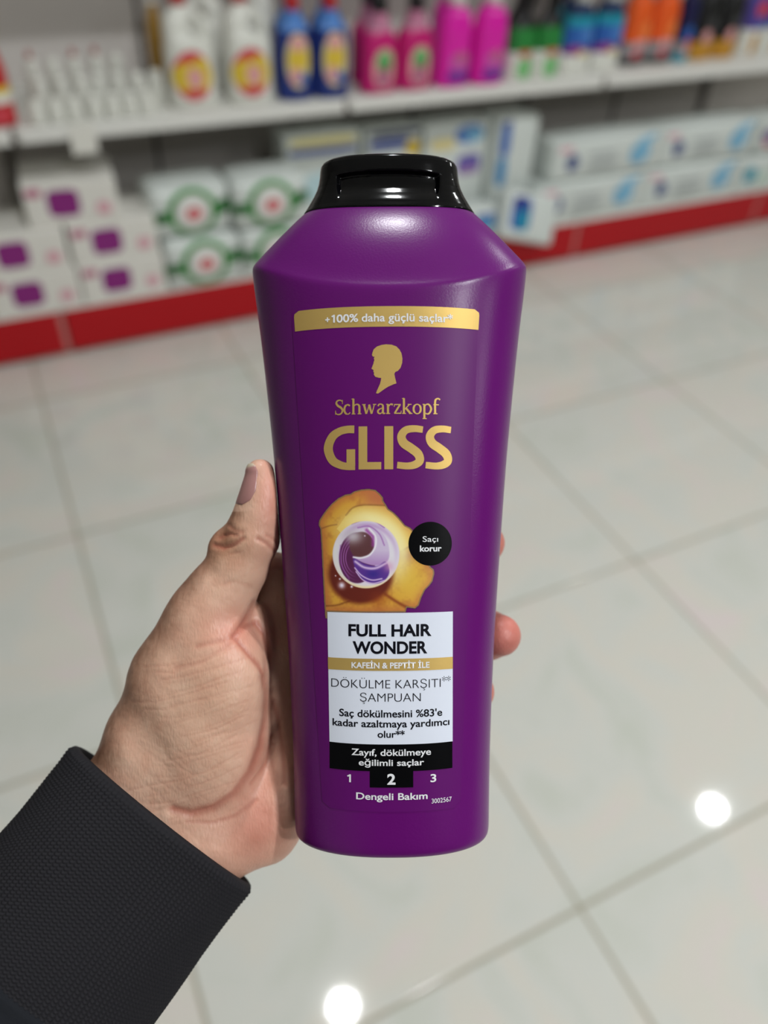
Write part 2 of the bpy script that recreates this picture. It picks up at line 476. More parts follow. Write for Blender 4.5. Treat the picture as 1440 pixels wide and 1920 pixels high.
# orange
prof = [(0, .050, .034), (.005, .057, .038), (.16, .054, .038), (.195, .044, .034), (.21, .030, .028), (.222, .026, .026)]
O1 = plain_bottle('cleaner_bottle', prof, [ORANGE, GREY, BLACK], [(0, .022, 2), (.022, .075, 1)], (.216, .262, .029, .027, RED_PL),
    ([(.0, .044, .034, .022, 3, 0), (-.004, .036, .020, .013, 2, 1), (.010, .070, .030, .012, 3, 2), (.016, .110, .022, .030, 2, 3)], [GREY, REDP, PINKP, mat('orange_light_print', (246, 130, 60), .4)]))
g = 'orange bottles'
place(O1, 2.214, 2.452, Z_SHELF, 'orange bottle with grey and red label, next to the blue and white bottle', 'bottle', g)
place(copy_tree(O1), 2.335, 2.452, Z_SHELF, 'orange bottle with grey and red label, next to the dark navy bottle', 'bottle', g)
# dark navy
D1 = plain_bottle('cleaner_bottle', [(z, a*.56, b*.9) for z, a, b in prof], [mat('midnight_plastic', (16, 18, 70), **PL), TEAL, GREY], [(0, .026, 1), (.026, .07, 2)], (.216, .262, .016, .015, BLACK),
    ([(.0, .090, .022, .026, 2, 0), (.008, .066, .014, .013, 2, 1), (0, .040, .016, .010, 3, 2)], [BLUE, REDP, PINKP]))
place(D1, 2.432, 2.440, Z_SHELF, 'narrow dark navy bottle between the orange and the black bottles', 'bottle')
# black and gold
K1 = plain_bottle('polish_bottle', prof, [BLACK, GOLD], [(0, .064, 1)], (.216, .262, .029, .027, BLACK),
    ([(-.004, .078, .020, .022, 2, 0), (.008, .120, .024, .016, 3, 1)], [PINKP, mat('print_charcoal', (60, 60, 62), .4)]))
g = 'black bottles with gold lower part'
place(K1, 2.530, 2.448, Z_SHELF, 'black bottle with gold lower part, next to the narrow navy bottle', 'bottle', g)
place(copy_tree(K1), 2.652, 2.452, Z_SHELF, 'black bottle with gold lower part, next to the violet bottle', 'bottle', g)
# violet
V1 = plain_bottle('cleaner_bottle', prof, [mat('violet_plastic', (84, 70, 150), **PL), W_PL], [(0, .085, 1)], (.216, .262, .029, .027, W_PL),
    ([(.0, .036, .016, .034, 4, 0), (.0, .150, .030, .028, 2, 1), (.016, .112, .020, .022, 2, 2)], [GOLD, REDP, BLUE]))
place(V1, 2.800, 2.468, Z_SHELF, 'violet and white bottle with gold stripe at the right photo edge', 'bottle')
place(copy_tree(V1), 2.925, 2.470, Z_SHELF, 'violet and white bottle cut by the right photo edge, beyond the other violet one', 'bottle')
# red bottle far left
prof = [(0, .049, .036), (.006, .056, .042), (.13, .055, .042), (.175, .044, .037), (.205, .026, .025), (.218, .021, .021)]
R1 = plain_bottle('detergent_bottle', prof, [RED_PL, W_PL, YEL], [(.055, .080, 1), (.08, .095, 2)], (.212, .25, .023, .021, BLACK),
    ([(.004, .03, .036, .018, 3, 0)], [REDP]))
place(R1, .066, 2.394, Z_SHELF, 'red bottle with yellow and white stripes at the left photo edge', 'bottle')
# amber bottle at the back
A1 = plain_bottle('slim_bottle', [(z, a*.5, b*.6) for z, a, b in prof], [AMBER], None, (.2, .225, .013, .012, W_PL), None)
place(A1, .556, 2.60, Z_SHELF, 'slim amber bottle at the back beside the left white jug', 'bottle')

# small white bottles in rows
def small_bottle(h, capm=None):
    r = empty('small_bottle')
    prof = [(0, .018, .018), (.003, .0215, .0215), (h-.034, .0215, .0215), (h-.026, .0195, .0195), (h-.022, .0165, .0165)]
    vessel('body', prof, [W_PL], r, n=2.0, M=24)
    t = np.linspace(0, 2*np.pi, 24, endpoint=False)
    rows = [(h-.023, .017), (h-.018, .0185), (h-.010, .0175), (h-.004, .0130), (h-.001, .0070), (h, .002)]
    v, f = loft([np.stack([np.cos(t)*q, np.sin(t)*q, np.full(24, z)], 1) for z, q in rows])
    cp = build('dome_cap', v, f, W_PL, r)
    if capm: cap_lathe('nozzle', h-.003, h+.016, .0085, .006, capm, cp)
    return r
DRC = mat('dull_red_cap', (176, 84, 84), **PL)
_ord = ['first', 'second', 'third', 'fourth', 'fifth', 'sixth', 'seventh']
_rw = ['front row', 'second row', 'back row']
_pro = {}
for row, (nb, y, x0, dx, h) in enumerate([(7, 2.372, .172, .0480, .060), (6, 2.434, .198, .0505, .092), (5, 2.500, .192, .0560, .124)]):
    for k in range(nb):
        red = row == 2 and k in (0, 2, 3)
        key = (row, red)
        o = copy_tree(_pro[key]) if key in _pro else small_bottle(h, DRC if red else None)
        _pro.setdefault(key, o)
        place(o, x0+k*dx+random.uniform(-.004, .004), y+random.uniform(-.005, .005), Z_SHELF,
              'small white bottle with %s, %s from left in the cluster %s' % ('red nozzle' if red else 'dome cap', _ord[k], _rw[row]), 'bottle', 'small white bottles')
place(copy_tree(_pro[(1, False)]), .505, 2.440, Z_SHELF, 'small white bottle standing alone between the cluster and the left white jug', 'bottle', 'small white bottles')

# ------------------------------------------------------------------ lower shelf goods
def rbox(w, d, h, r=.004, soft=0.0):
    """rounded carton (or bulging soft pack), origin at the middle of its base"""
    nx, ny, nz = 14, 8, 10
    def ax(n, L):
        e = r/L
        return np.unique(np.concatenate([[0, e*.3, e], np.linspace(e, 1-e, n), [1-e*.3, 1]]))*L-L/2
    xs, ys, zs = ax(nx, w), ax(ny, d), ax(nz, h)
    V = {}; verts = []; faces = []
    def vid(p):
        k = tuple(np.round(p, 6))
        if k not in V:
            V[k] = len(verts); verts.append(k)
        return V[k]
    for A, B, fix in ((0, 1, 2), (1, 2, 0), (2, 0, 1)):
        G = (xs, ys, zs)
        for s in (0, -1):
            for i in range(len(G[A])-1):
                for j in range(len(G[B])-1):
                    q = []
                    for di, dj in ((0, 0), (1, 0), (1, 1), (0, 1)):
                        p = [0, 0, 0]; p[A] = G[A][i+di]; p[B] = G[B][j+dj]; p[fix] = G[fix][s]; q.append(vid(p))
                    faces.append(q if s == -1 else q[::-1])
    v = np.array(verts); hf = np.array([w, d, h])/2
    core = np.clip(v, -(hf-r), hf-r)
    dl = v-core; n = np.linalg.norm(dl, axis=1, keepdims=True)
    v = core+np.where(n > 1e-9, dl/np.maximum(n, 1e-9)*np.minimum(n, r), 0)
    if soft:
        u = np.abs(v)/hf
        bul = np.clip((1-u[:, 0]**2)*(1-u[:, 2]**2), 0, 1)
        v[:, 1] += np.sign(v[:, 1])*soft*bul*(u[:, 1] > .8)
        bul2 = np.clip((1-u[:, 0]**2)*(1-u[:, 1]**2), 0, 1)
        v[:, 2] += np.where(u[:, 2] > .8, np.where(v[:, 2] > 0, soft*.6*bul2, 0), 0)
    v[:, 2] += h/2
    return v, faces

def plate_layers(name, layers, mats, parent, y, bulge=None):
    """printed patches on a flat or bulging front; layers: cx, cz, rx, rz, power, material, (inner radius)"""
    mb = MB()
    for k, l in enumerate(layers):
        cx, cz, rx, rz, p, mi = l[:6]; inner = l[6] if len(l) > 6 else 0.0; rot = l[7] if len(l) > 7 else 0.0
        R, M = 5, 40
        t = np.linspace(0, 2*np.pi, M, endpoint=False)
        ux, uz = np.sign(np.cos(t))*np.abs(np.cos(t))**(2/p), np.sign(np.sin(t))*np.abs(np.sin(t))**(2/p)
        vs = []
        for i in range(R+1):
            s = inner+(1-inner)*i/R
            X, Z = ux*rx*s, uz*rz*s
            x = cx+X*math.cos(rot)-Z*math.sin(rot); z = cz+X*math.sin(rot)+Z*math.cos(rot)
            yy = np.full(M, y)-.0006*(1+.6*k)
            if bulge: yy = yy-bulge(x, z)
            vs.append(np.stack([x, yy, z], 1))
        mb.add(np.concatenate(vs), [(i*M+j, (i+1)*M+j, (i+1)*M+(j+1) % M, i*M+(j+1) % M) for i in range(R) for j in range(M)], mi)
    return mb.build(name, mats, parent, smooth=True)

CARD = mat('white_carton', (228, 225, 218), 0.5)
PURP = mat('carton_purple', (136, 26, 122), 0.45)
DPINK = mat('carton_pink', (190, 110, 140), 0.5)
LPINK = mat('carton_pale_pink', (222, 168, 180), 0.5)
def soap_carton():
    w, d, h = .250, .20, .118
    r = empty('soap_carton')
    v, f = rbox(w, d, h, .003); build('carton', v, f, CARD, r)
    plate_layers('front_print', [(-.022, h*.52, .043, .037, 4.5, 0), (-.096, h*.80, .022, .012, 4, 1), (.083, h*.34, .020, .018, 3, 2)], [PURP, DPINK, LPINK], r, -d/2)
    return r
S0 = soap_carton(); g = 'white soap cartons with purple labels'
yc = Y_FRONT+.012+.10
place(S0, .045, yc, Z_DECK, 'white carton with purple label, bottom left of the carton stack', 'box', g)
place(copy_tree(S0), .299, yc+.004, Z_DECK, 'white carton with purple label, bottom right of the stack beside green packs', 'box', g, .02)
place(copy_tree(S0), .036, yc+.006, Z_DECK+.1185, 'white carton with purple label, middle row left on the stack', 'box', g, -.01)
place(copy_tree(S0), .294, yc+.010, Z_DECK+.1185, 'white carton with purple label, second layer right beside the wreath packs', 'box', g, .015)
place(copy_tree(S0), .212, yc+.020, Z_DECK+.237, 'white carton with purple label, topmost on the carton stack', 'box', g, -.10)

# wreath soap packs (soft)
PACK = mat('white_film_pack', (214, 220, 216), 0.3)
DG = mat('leaf_green', (24, 98, 36), 0.4); MG = mat('mid_green', (64, 158, 66), 0.4)
def wreath_pack():
    w, d, h = .242, .16, .146
    r = empty('soap_pack')
    v, f = rbox(w, d, h, .022, .012); build('wrapper', v, f, PACK, r)
    bl = lambda x, z: .012*np.clip((1-(x/(w/2))**2)*(1-((z-h/2)/(h/2))**2), 0, 1)
    L = [(-.088, h*.44, .042, .018, 2.4, 0), (.09, h*.52, .038, .020, 2.4, 0, 0, .5), (.0, h*.50, .077, .071, 2, 1, .74), (.0, h*.50, .067, .062, 2, 0, .90), (-.052, h*.58, .022, .010, 2, 0, 0, 1.0), (.05, h*.34, .022, .010, 2, 0, 0, .9), (0, h*.50, .056, .054, 2, 3), (.002, h*.48, .026, .019, 2.5, 2)]
    plate_layers('wreath_print', L, [DG, MG, mat('print_coral', (216, 110, 116), .45), mat('print_white', (226, 226, 222), .4)], r, -d/2, bl)
    return r
Wp = wreath_pack(); g = 'white soap packs with green wreath print'
yw = Y_FRONT+.012+.085
place(Wp, .552, yw, Z_DECK, 'white wreath soap pack on the deck, lower row beside the cartons', 'pack', g, .03)
place(copy_tree(Wp), .800, yw+.004, Z_DECK, 'white wreath soap pack on the deck, lower row partly behind the held bottle', 'pack', g, -.02)
place(copy_tree(Wp), .536, yw+.020, Z_DECK+.154, 'white wreath soap pack in the upper row beside the cartons', 'pack', g, .02)
place(copy_tree(Wp), .786, yw+.004, Z_DECK+.154, 'white wreath soap pack in the upper row, left of the held bottle cap', 'pack', g, -.03)

def film_pack(name, w, d, h, layers, mats, soft=.008, base=None):
    r = empty(name)
    v, f = rbox(w, d, h, .012, soft); build('wrapper', v, f, base or PACK, r)
    bl = lambda x, z: soft*np.clip((1-(x/(w/2))**2)*(1-((z-h/2)/(h/2))**2), 0, 1)
    plate_layers('print', layers, mats, r, -d/2, bl)
    return r
CY = mat('pack_pale_cyan', (190, 216, 222), 0.35)
BLP = mat('print_mid_blue', (60, 80, 160), .4)
P1 = film_pack('pad_pack', .27, .12, .37, [(0, .345, .118, .013, 4, 0), (0, .315, .122, .010, 5, 1), (0, .2, .08, .05, 2.5, 2)], [mat('print_pale_yellow', (226, 214, 140), .4), BLP, CY])
place(P1, 1.020, 2.52, Z_DECK, 'tall white pack with pale yellow and blue stripes, left of the held bottle cap', 'pack')
P2 = film_pack('pad_pack', .21, .12, .365, [(0, .352, .095, .010, 4, 2), (-.02, .318, .075, .016, 4, 0), (.07, .30, .028, .026, 2.5, 1)], [BLP, YEL, mat('print_dark_navy', (36, 42, 80), .4)])
place(P2, 1.270, 2.50, Z_DECK, 'tall white pack with blue lettering band and yellow spot behind the bottle cap', 'pack')
P3 = film_pack('pad_pack', .255, .12, .365, [(.045, .325, .058, .030, 2.4, 0), (.065, .32, .036, .02, 2, 1), (.05, .225, .048, .034, 4, 2), (.05, .205, .044, .012, 4, 3), (-.06, .30, .05, .02, 3, 4)], [mat('print_cornflower', (84, 126, 196), .4), LBLUE, mat('print_violet', (104, 90, 170), .4), mat('print_lilac', (160, 120, 176), .4), CREAM])
place(P3, 1.512, 2.490, Z_DECK, 'white pack with blue and violet patches, right of the bottle cap', 'pack')
P4 = film_pack('pad_pack', .175, .13, .375, [(-.062, .310, .020, .058, 4, 0), (-.066, .200, .020, .050, 4, 1), (-.062, .36, .022, .008, 4, 2)], [BLUE, mat('print_sky', (52, 134, 186), .4), NAVY])
place(P4, 1.735, 2.455, Z_DECK, 'white upright pack with blue side stripe, next to the wipe packs', 'pack', None, .10)
P5 = film_pack('tissue_pack', .19, .09, .105, [(.04, .056, .042, .030, 4, 0), (.04, .078, .042, .010, 4, 1)], [mat('print_azure', (96, 160, 206), .4), mat('print_slate_blue', (64, 100, 176), .4)], .006)
place(P5, 1.545, 2.355, Z_DECK, 'small white pack with blue label lying low beside the bottle shoulder', 'pack')
P6 = film_pack('tissue_pack', .235, .05, .17, [(-.050, .092, .042, .058, 5, 0), (-.056, .126, .032, .024, 3, 2), (-.036, .070, .018, .034, 4, 1)], [mat('print_royal', (50, 104, 176), .4), TEAL, mat('print_ink', (50, 64, 140), .4)], .006)
P6.location = (1.738, 2.266, .128)
P6.rotation_euler = (math.radians(-20), math.radians(15), math.radians(-3))
tag(P6, 'tilted white pack with blue square slipping over the red plinth', 'pack')

DOT = mat('print_dusk_blue', (58, 74, 132), .4); OVAL = mat('print_soft_blue', (126, 184, 216), .4); TXT = mat('print_silver', (176, 182, 182), .4)
def wipes():
    w, d, h = .505, .15, .138
    return film_pack('wipe_pack', w, d, h, [(-.200, .112, .030, .010, 4, 4), (-.165, .064, .027, .030, 2, 0), (-.03, .085, .062, .007, 4, 2), (-.02, .060, .072, .006, 4, 2), (-.03, .036, .068, .008, 4, 2), (.150, .070, .050, .040, 2.2, 1, 0, .1), (.175, .116, .046, .012, 2.2, 3, 0, .2)], [DOT, OVAL, TXT, LBLUE, LPINK], .010, CY if False else PACK)
W0 = wipes(); g = 'white wet wipe packs with pale blue print'
place(W0, 2.085, 2.412, Z_DECK, 'white wipe pack with blue dot, lower row left, beside the tilted pack', 'pack', g)
place(copy_tree(W0), 2.594, 2.412, Z_DECK, 'white wipe pack with blue dot, lower row right, beside the teal dot box', 'pack', g)
place(copy_tree(W0), 2.130, 2.425, Z_DECK+.146, 'white wipe pack with blue dot, upper row left under the shelf', 'pack', g)
place(copy_tree(W0), 2.640, 2.425, Z_DECK+.146, 'white wipe pack with blue dot, upper row right beside the purple diamond box', 'pack', g)
T1 = film_pack('wipe_pack', .20, .14, .13, [(-.045, .068, .034, .034, 2, 0), (.04, .05, .03, .03, 3, 1)], [TEAL, mat('print_mint', (196, 220, 206), .4)], .006)
place(T1, 2.950, 2.395, Z_DECK, 'white pack with round teal dot at the right photo edge', 'pack')
T2 = film_pack('wipe_pack', .22, .14, .135, [(-.060, .065, .034, .036, 1.4, 0), (-.058, .034, .02, .012, 2, 1)], [mat('print_deep_violet', (90, 40, 126), .4), REDP], .006)
place(T2, 3.030, 2.420, Z_DECK+.142, 'white pack with purple diamond on top of the teal dot pack', 'pack')

# ------------------------------------------------------------------ the hand-held frame (phone-facing plane at arm's length)
S = HOLD_D/F_PX                     # metres per photo pixel at that distance
HC = CAM+FW*HOLD_D
def hold_matrix(org, rollz=0.0):
    r = RT*math.cos(rollz)+UP*math.sin(rollz); u = -RT*math.sin(rollz)+UP*math.cos(rollz)
    # local x right, local y away from the phone, local z up along the bottle
    return Matrix(((r[0], FW[0], u[0], org[0]), (r[1], FW[1], u[1], org[1]), (r[2], FW[2], u[2], org[2]), (0, 0, 0, 1)))
AXIS_X, BASE_ROW = 734.8, 1561.0
TILT = math.atan2(5.0, 1100.0)
B_ORG = HC+RT*((AXIS_X-720)*S)-UP*((BASE_ROW-960)*S)
B_MW = hold_matrix(B_ORG, TILT)

# bottle sections: side row (photo px), half width px, half depth mm, droop of the front rows px
BODY = [(1561, 150, 14.2, 0), (1560.5, 166, 15.7, 0), (1558, 174.5, 16.7, 0), (1552, 179, 17.3, 0), (1543, 180.5, 17.6, 0), (1500, 181, 17.8, 0), (1384, 183, 18.2, 0),
        (1206, 191, 18.9, 0), (1096, 198.5, 19.4, 0), (1000, 205.5, 19.9, 0), (900, 213, 20.4, 0), (830, 219, 20.8, 0), (700, 232.5, 21.5, 0),
        (660, 237, 21.7, 0), (625, 241, 21.9, 4), (590, 245.5, 22.0, 26), (560, 249.5, 22.1, 44), (535, 252.3, 22.2, 57), (522, 253.6, 22.2, 64),
        (514, 254.4, 22.15, 68), (508, 254.0, 22.0, 69.5), (503, 251.5, 21.7, 70), (498, 247.5, 21.4, 69)]
SHOULDER = [(490, 240, 20.9, 65), (470, 221, 19.8, 51), (450, 201.5, 18.2, 37), (430, 181.5, 15.9, 23.5), (415, 166.5, 13.6, 15), (409, 160.5, 12.5, 12), (408, 157, 12.2, 12)]
def body_ab(Z):
    rows = np.array([p[0] for p in BODY])[::-1]; a = np.array([p[1] for p in BODY])[::-1]; b = np.array([p[2] for p in BODY])[::-1]
    row = BASE_ROW-np.asarray(Z)/S
    return np.interp(row, rows, a)*S, np.interp(row, rows, b)*1e-3
NB = 2.25
def sec_rings(sec, M, n, sub=4, soften=0):
    sec = np.array(sec, float); out = []
    k = np.arange(len(sec)); kk = np.linspace(0, len(sec)-1, (len(sec)-1)*sub+1)
    ip = [np.interp(kk, k, sec[:, i]) for i in range(4)]
    for q in ip:
        for _ in range(soften): q[1:-1] = .25*q[:-2]+.5*q[1:-1]+.25*q[2:]
    for row, a, b, sg in zip(*ip):
        x, y = supell(a*S, b*1e-3, n, M)
        fr = np.clip(np.abs(y)/(b*1e-3), 0, 1)**2
        z = (BASE_ROW-row)*S-sg*S*fr
        out.append(np.stack([x, y, z], 1))
    return np.array(out)

PURPLE_B = mat('pearl_purple_plastic', (98, 12, 106), 0.29, spec=0.32)
add_bump(PURPLE_B, 1900, 0.08, 0.0003, detail=2)
FILM = mat('purple_film_label', (96, 13, 104), 0.40, spec=0.2)
bottle = empty('shampoo_bottle', mw=B_MW)
tag(bottle, 'purple shampoo bottle with black flip cap and gold lettering held in the hand', 'bottle')
v, f = loft(sec_rings(BODY+SHOULDER, 192, NB, 6, 14))
build('body', v, f, PURPLE_B, bottle)

# cap with thumb recess under the lid lip
CAPB = mat('gloss_black_cap', (6, 6, 8), 0.10, spec=0.24)
add_bump(CAPB, 900, 0.02, 0.0003)
CAPS = [(410, 154, 12.0, 12), (408.5, 159, 12.5, 12), (406, 159.5, 12.6, 12), (398, 154.5, 12.2, 13), (388, 148.5, 11.9, 14), (376, 141.5, 11.6, 15), (362, 135, 11.4, 15), (350, 131.5, 11.3, 16), (338, 129.5, 11.2, 16), (326, 128.5, 11.1, 13),
        (320, 127.4, 11.0, 11), (315.5, 124.5, 10.75, 9), (312.5, 119, 10.3, 8), (311, 111, 9.6, 7), (310, 60, 5, 2), (310.5, 2, .2, 0)]
R = sec_rings(CAPS, 480, 2.2, 9)
n_r, M_r = R.shape[:2]
rows = BASE_ROW-R[:, :, 2]/S
X = R[:, :, 0]/S; front = R[:, :, 1] < 0
def sstep(e0, e1, x):
    t = np.clip((x-e0)/(e1-e0), 0, 1); return t*t*(3-2*t)
lip = 352.0                       # lower edge of the lid lip at the front, in side rows
win = (1-sstep(84, 96, np.abs(X+2)))*sstep(lip-1.5, lip+2.5, rows)*(1-sstep(366, 412, rows))
R[:, :, 1] += np.where(front, win*1.9e-3, 0)
# thin moulded grip notches round the lid rim
for ang in (-1.95, -1.52, -1.25, -0.72, 0.9, 1.6, 2.2):
    th = np.arctan2(R[:, :, 1]*1.8, R[:, :, 0]); w = np.exp(-((th-ang)/0.022)**2)*(1-sstep(314, 322, rows - np.where(front, 16, 16)*0))*(rows < 345)
    R[:, :, 0] *= 1-0.03*w; R[:, :, 1] *= 1-0.05*w
v, f = loft(R)
tag(build('flip_cap', v, f, CAPB, bottle), 'glossy black flip cap')

# ---- label artwork, laid on the front of the bottle
def px_to_label(px, py):
    """photo px at the label centre line -> label X (m), Z (m)"""
    px = np.asarray(px, float); py = np.asarray(py, float)
    Z = np.zeros_like(py)+(BASE_ROW-py)*S
    for _ in range(6):
        a, b = body_ab(Z)
        row = 960+(py-960)*(HOLD_D-b)/HOLD_D
        Z = (BASE_ROW-row)*S
    a, b = body_ab(Z)
    Xh = (px-720)*S*(HOLD_D-b)/HOLD_D-(AXIS_X-720)*S
    return Xh+Z*math.sin(TILT)*1.0, Z
def on_bottle(X, Z, off):
    a, b = body_ab(Z)
    y = -b*np.clip(1-np.clip(np.abs(X/a), 0, .97)**NB, 0, 1)**(1/NB)
    return np.stack([X, y-off, Z], -1)

def print_mesh(name, parts, mats, parent, colors=None):
    """parts: list of (pts2d px, faces, material index, offset mm)"""
    mb = MB()
    for pts, fc, mi, off in parts:
        pts = np.asarray(pts, float)
        X, Z = px_to_label(pts[:, 0], pts[:, 1])
        mb.add(on_bottle(X, Z, off*1e-3), fc, mi)
    return mb.build(name, mats, parent, smooth=True)

def px_grid(top, bot, xl, xr, nx=40, ny=8):
    """sheet between two horizontal edges (callables or constants of u in -1..1)"""
    u = np.linspace(0, 1, nx); out = []
    for j in range(ny):
        w = j/(ny-1)
        for uu in u:
            t = top(uu) if callable(top) else top; b = bot(uu) if callable(bot) else bot
            l = xl(w) if callable(xl) else xl; r = xr(w) if callable(xr) else xr
            out.append((l+(r-l)*uu, t+(b-t)*w))
    return np.array(out), [q[::-1] for q in grid_faces(ny, nx)]

def poly_px(pts):
    """fill a closed outline with triangles (px, y down)"""
    bm = bmesh.new()
    vs = [bm.verts.new((p[0], -p[1], 0)) for p in pts]
    es = [bm.edges.new((vs[i], vs[(i+1) % len(vs)])) for i in range(len(vs))]
    bmesh.ops.triangle_fill(bm, use_beauty=True, edges=es, normal=(0, 0, 1))
    bm.verts.index_update()
    v = [(q.co.x, -q.co.y) for q in bm.verts]; fc = []
    for q in bm.faces:
        ids = [w.index for w in q.verts]
        if q.normal.z < 0: ids = ids[::-1]
        fc.append(ids)
    bm.free()
    return np.array(v), fc

def text_px(s, x0, x1, ytop, ybase, bold=0.0, ref='H', slant=0.0):
    """typeset s so that its ink spans x0..x1 and the height of glyph `ref` spans ytop..ybase"""
    def mesh_of(t, off):
        cu = bpy.data.curves.new('t', 'FONT'); cu.body = t; cu.offset = off; cu.resolution_u = 5; cu.fill_mode = 'FRONT'
        ob = bpy.data.objects.new('t', cu); COL.objects.link(ob)
        dg = bpy.context.evaluated_depsgraph_get(); ev = ob.evaluated_get(dg); me = ev.to_mesh()
        v = np.array([q.co[:] for q in me.vertices]); fc = [list(p.vertices) for p in me.polygons]
        ev.to_mesh_clear(); bpy.data.objects.remove(ob); bpy.data.curves.remove(cu)
        return v, fc
    v, fc = mesh_of(s, bold); r, _ = mesh_of(ref, bold)
    sx = (x1-x0)/(v[:, 0].max()-v[:, 0].min()); sy = (ybase-ytop)/r[:, 1].max()
    px = x0+(v[:, 0]-v[:, 0].min())*sx; py = ybase-v[:, 1]*sy
    px = px+(ybase-py)*slant
    return np.stack([px, py], 1), fc

def stroke(pts, w):
    """thick stroke through smoothed points; w scalar or per point; px units"""
    p = np.array(pts, float); w = np.full(len(p), w) if np.isscalar(w) else np.array(w, float)
    if len(p) > 2:
        t = np.arange(len(p)); tt = np.linspace(0, len(p)-1, (len(p)-1)*7+1)
        def cr(c):
            e = np.concatenate([[2*c[0]-c[1]], c, [2*c[-1]-c[-2]]]); o = []
            for q in tt:
                i = min(int(q), len(c)-2); f_ = q-i; a, b, d, g_ = e[i:i+4]
                o.append(.5*(2*b+(d-a)*f_+(2*a-5*b+4*d-g_)*f_**2+(3*b-a-3*d+g_)*f_**3))
            return np.array(o)
        p = np.stack([cr(p[:, 0]), cr(p[:, 1])], 1); w = np.interp(tt, t, w)
    d = np.gradient(p, axis=0); d /= np.maximum(np.linalg.norm(d, axis=1, keepdims=True), 1e-9)
    nn = np.stack([-d[:, 1], d[:, 0]], 1)
    v = np.concatenate([p+nn*w[:, None]/2, p-nn*w[:, None]/2]); k = len(p)
    fc = []
    for i in range(k-1):
        q = [i, i+1, k+i+1, k+i]
        a = v[q]; area = np.sum(a[:, 0]*np.roll(a[:, 1], -1)-np.roll(a[:, 0], -1)*a[:, 1])
        fc.append(q if area < 0 else q[::-1])
    return v, fc

FOIL = mat('gold_foil', (208, 175, 104), 0.50, metal=0.48, spec=0.15)
add_bump(FOIL, 700, 0.05, 0.0004)
WHITE_INK = mat('white_ink', (236, 236, 240), 0.4)
BLACK_INK = mat('black_ink', (9, 9, 11), 0.35, spec=0.06)
WHITE_P = mat('white_panel_paper', (228, 233, 247), 0.42, spec=0.25)
TEXT_INK = mat('text_ink', (14, 14, 24), 0.4, spec=0.15)

# clear-film label sheet with rounded corners
def rr_outline(x0, x1, y0, y1, r, tw=0.0, k=8):
    pts = []
    for cx, cy, a0 in ((x1-r, y0+r, -90), (x1-r, y1-r, 0), (x0+r, y1-r, 90), (x0+r, y0+r, 180)):
        for i in range(k+1):
            a = math.radians(a0+90*i/k); pts.append((cx+r*math.cos(a), cy+r*math.sin(a)))
    return pts
def film_grid():
    ny, nx = 90, 60; pts = []
    y0, y1 = 566, 1522
    for j in range(ny):
        y = y0+(y1-y0)*j/(ny-1)
        hl = np.interp(y, [566, 1522], [188, 132]); hr = np.interp(y, [566, 1522], [172, 132])
        e = min(y-y0, y1-y); rr = 14.0
        cut = rr-math.sqrt(max(rr*rr-(rr-min(e, rr))**2, 0)) if e < rr else 0
        xc = np.interp(y, [566, 1522], [729, 734])
        for i in range(nx):
            pts.append((xc-hl+cut+(hl+hr-2*cut)*i/(nx-1), y))
    return np.array(pts), [q[::-1] for q in grid_faces(ny, nx)]
p_, f_ = film_grid()
label = print_mesh('front_label', [(p_, f_, 0, .10)], [FILM], bottle)

# gold banner with its claim
def ban_edge(y_l, y_c, y_r): return lambda u: y_c
pts, fc = px_grid(574.3, 612.6, lambda w: 546.5+2.5*w, lambda w: 903-2.5*w, 60, 8)
# round the two upper corners
c = pts.copy()
for i, (x, y) in enumerate(c):
    if y < 584.3:
        e = 584.3-y; cut = 10-math.sqrt(max(100-e*e, 0))
        pts[i, 0] = 725+(x-725)*(1-cut/178)
parts = [(pts, fc, 0, .16)]
for a in (("00%", 630.5, 671.5, 587.8, 602.5, .022, '0'), ("daha güçlü saçlar*", 678, 850, 588, 602.8, .016, 'd')):
    v2, f2 = text_px(*a[:5], bold=a[5], ref=a[6]); parts.append((v2, f2, 1, .27))
for q, w_ in (([(609, 596.6), (617.5, 596.2)], 2.3), ([(613.2, 592), (613.3, 600.8)], 2.3), ([(625.8, 588), (625.8, 602.6)], 3.3), ([(621.2, 591.4), (626.6, 588.6)], 2.6)):
    v2, f2 = stroke(q, w_); parts.append((v2, f2, 1, .27))
print_mesh('claim_banner', parts, [FOIL, WHITE_INK], label)

# profile emblem
K = 3.4286
head = [(612, 345), (620, 325), (640, 308), (670, 298), (700, 294), (735, 297), (765, 308), (785, 328), (798, 352), (804, 385), (802, 415), (792, 445), (775, 465), (758, 472), (752, 485), (757, 510), (766, 545), (745, 552), (715, 565), (690, 580), (665, 598), (648, 610), (634, 608), (640, 592), (650, 570), (660, 548), (666, 525), (668, 510), (650, 508), (630, 502), (620, 488), (622, 475), (616, 468), (620, 460), (605, 450), (612, 432), (618, 418), (620, 405), (624, 395), (620, 383), (626, 374), (614, 372), (608, 362)]
hp, hf = poly_px([(520+x/K, 560+y/K) for x, y in head])
print_mesh('head_emblem', [(hp, hf, 0, .16)], [FOIL], label)

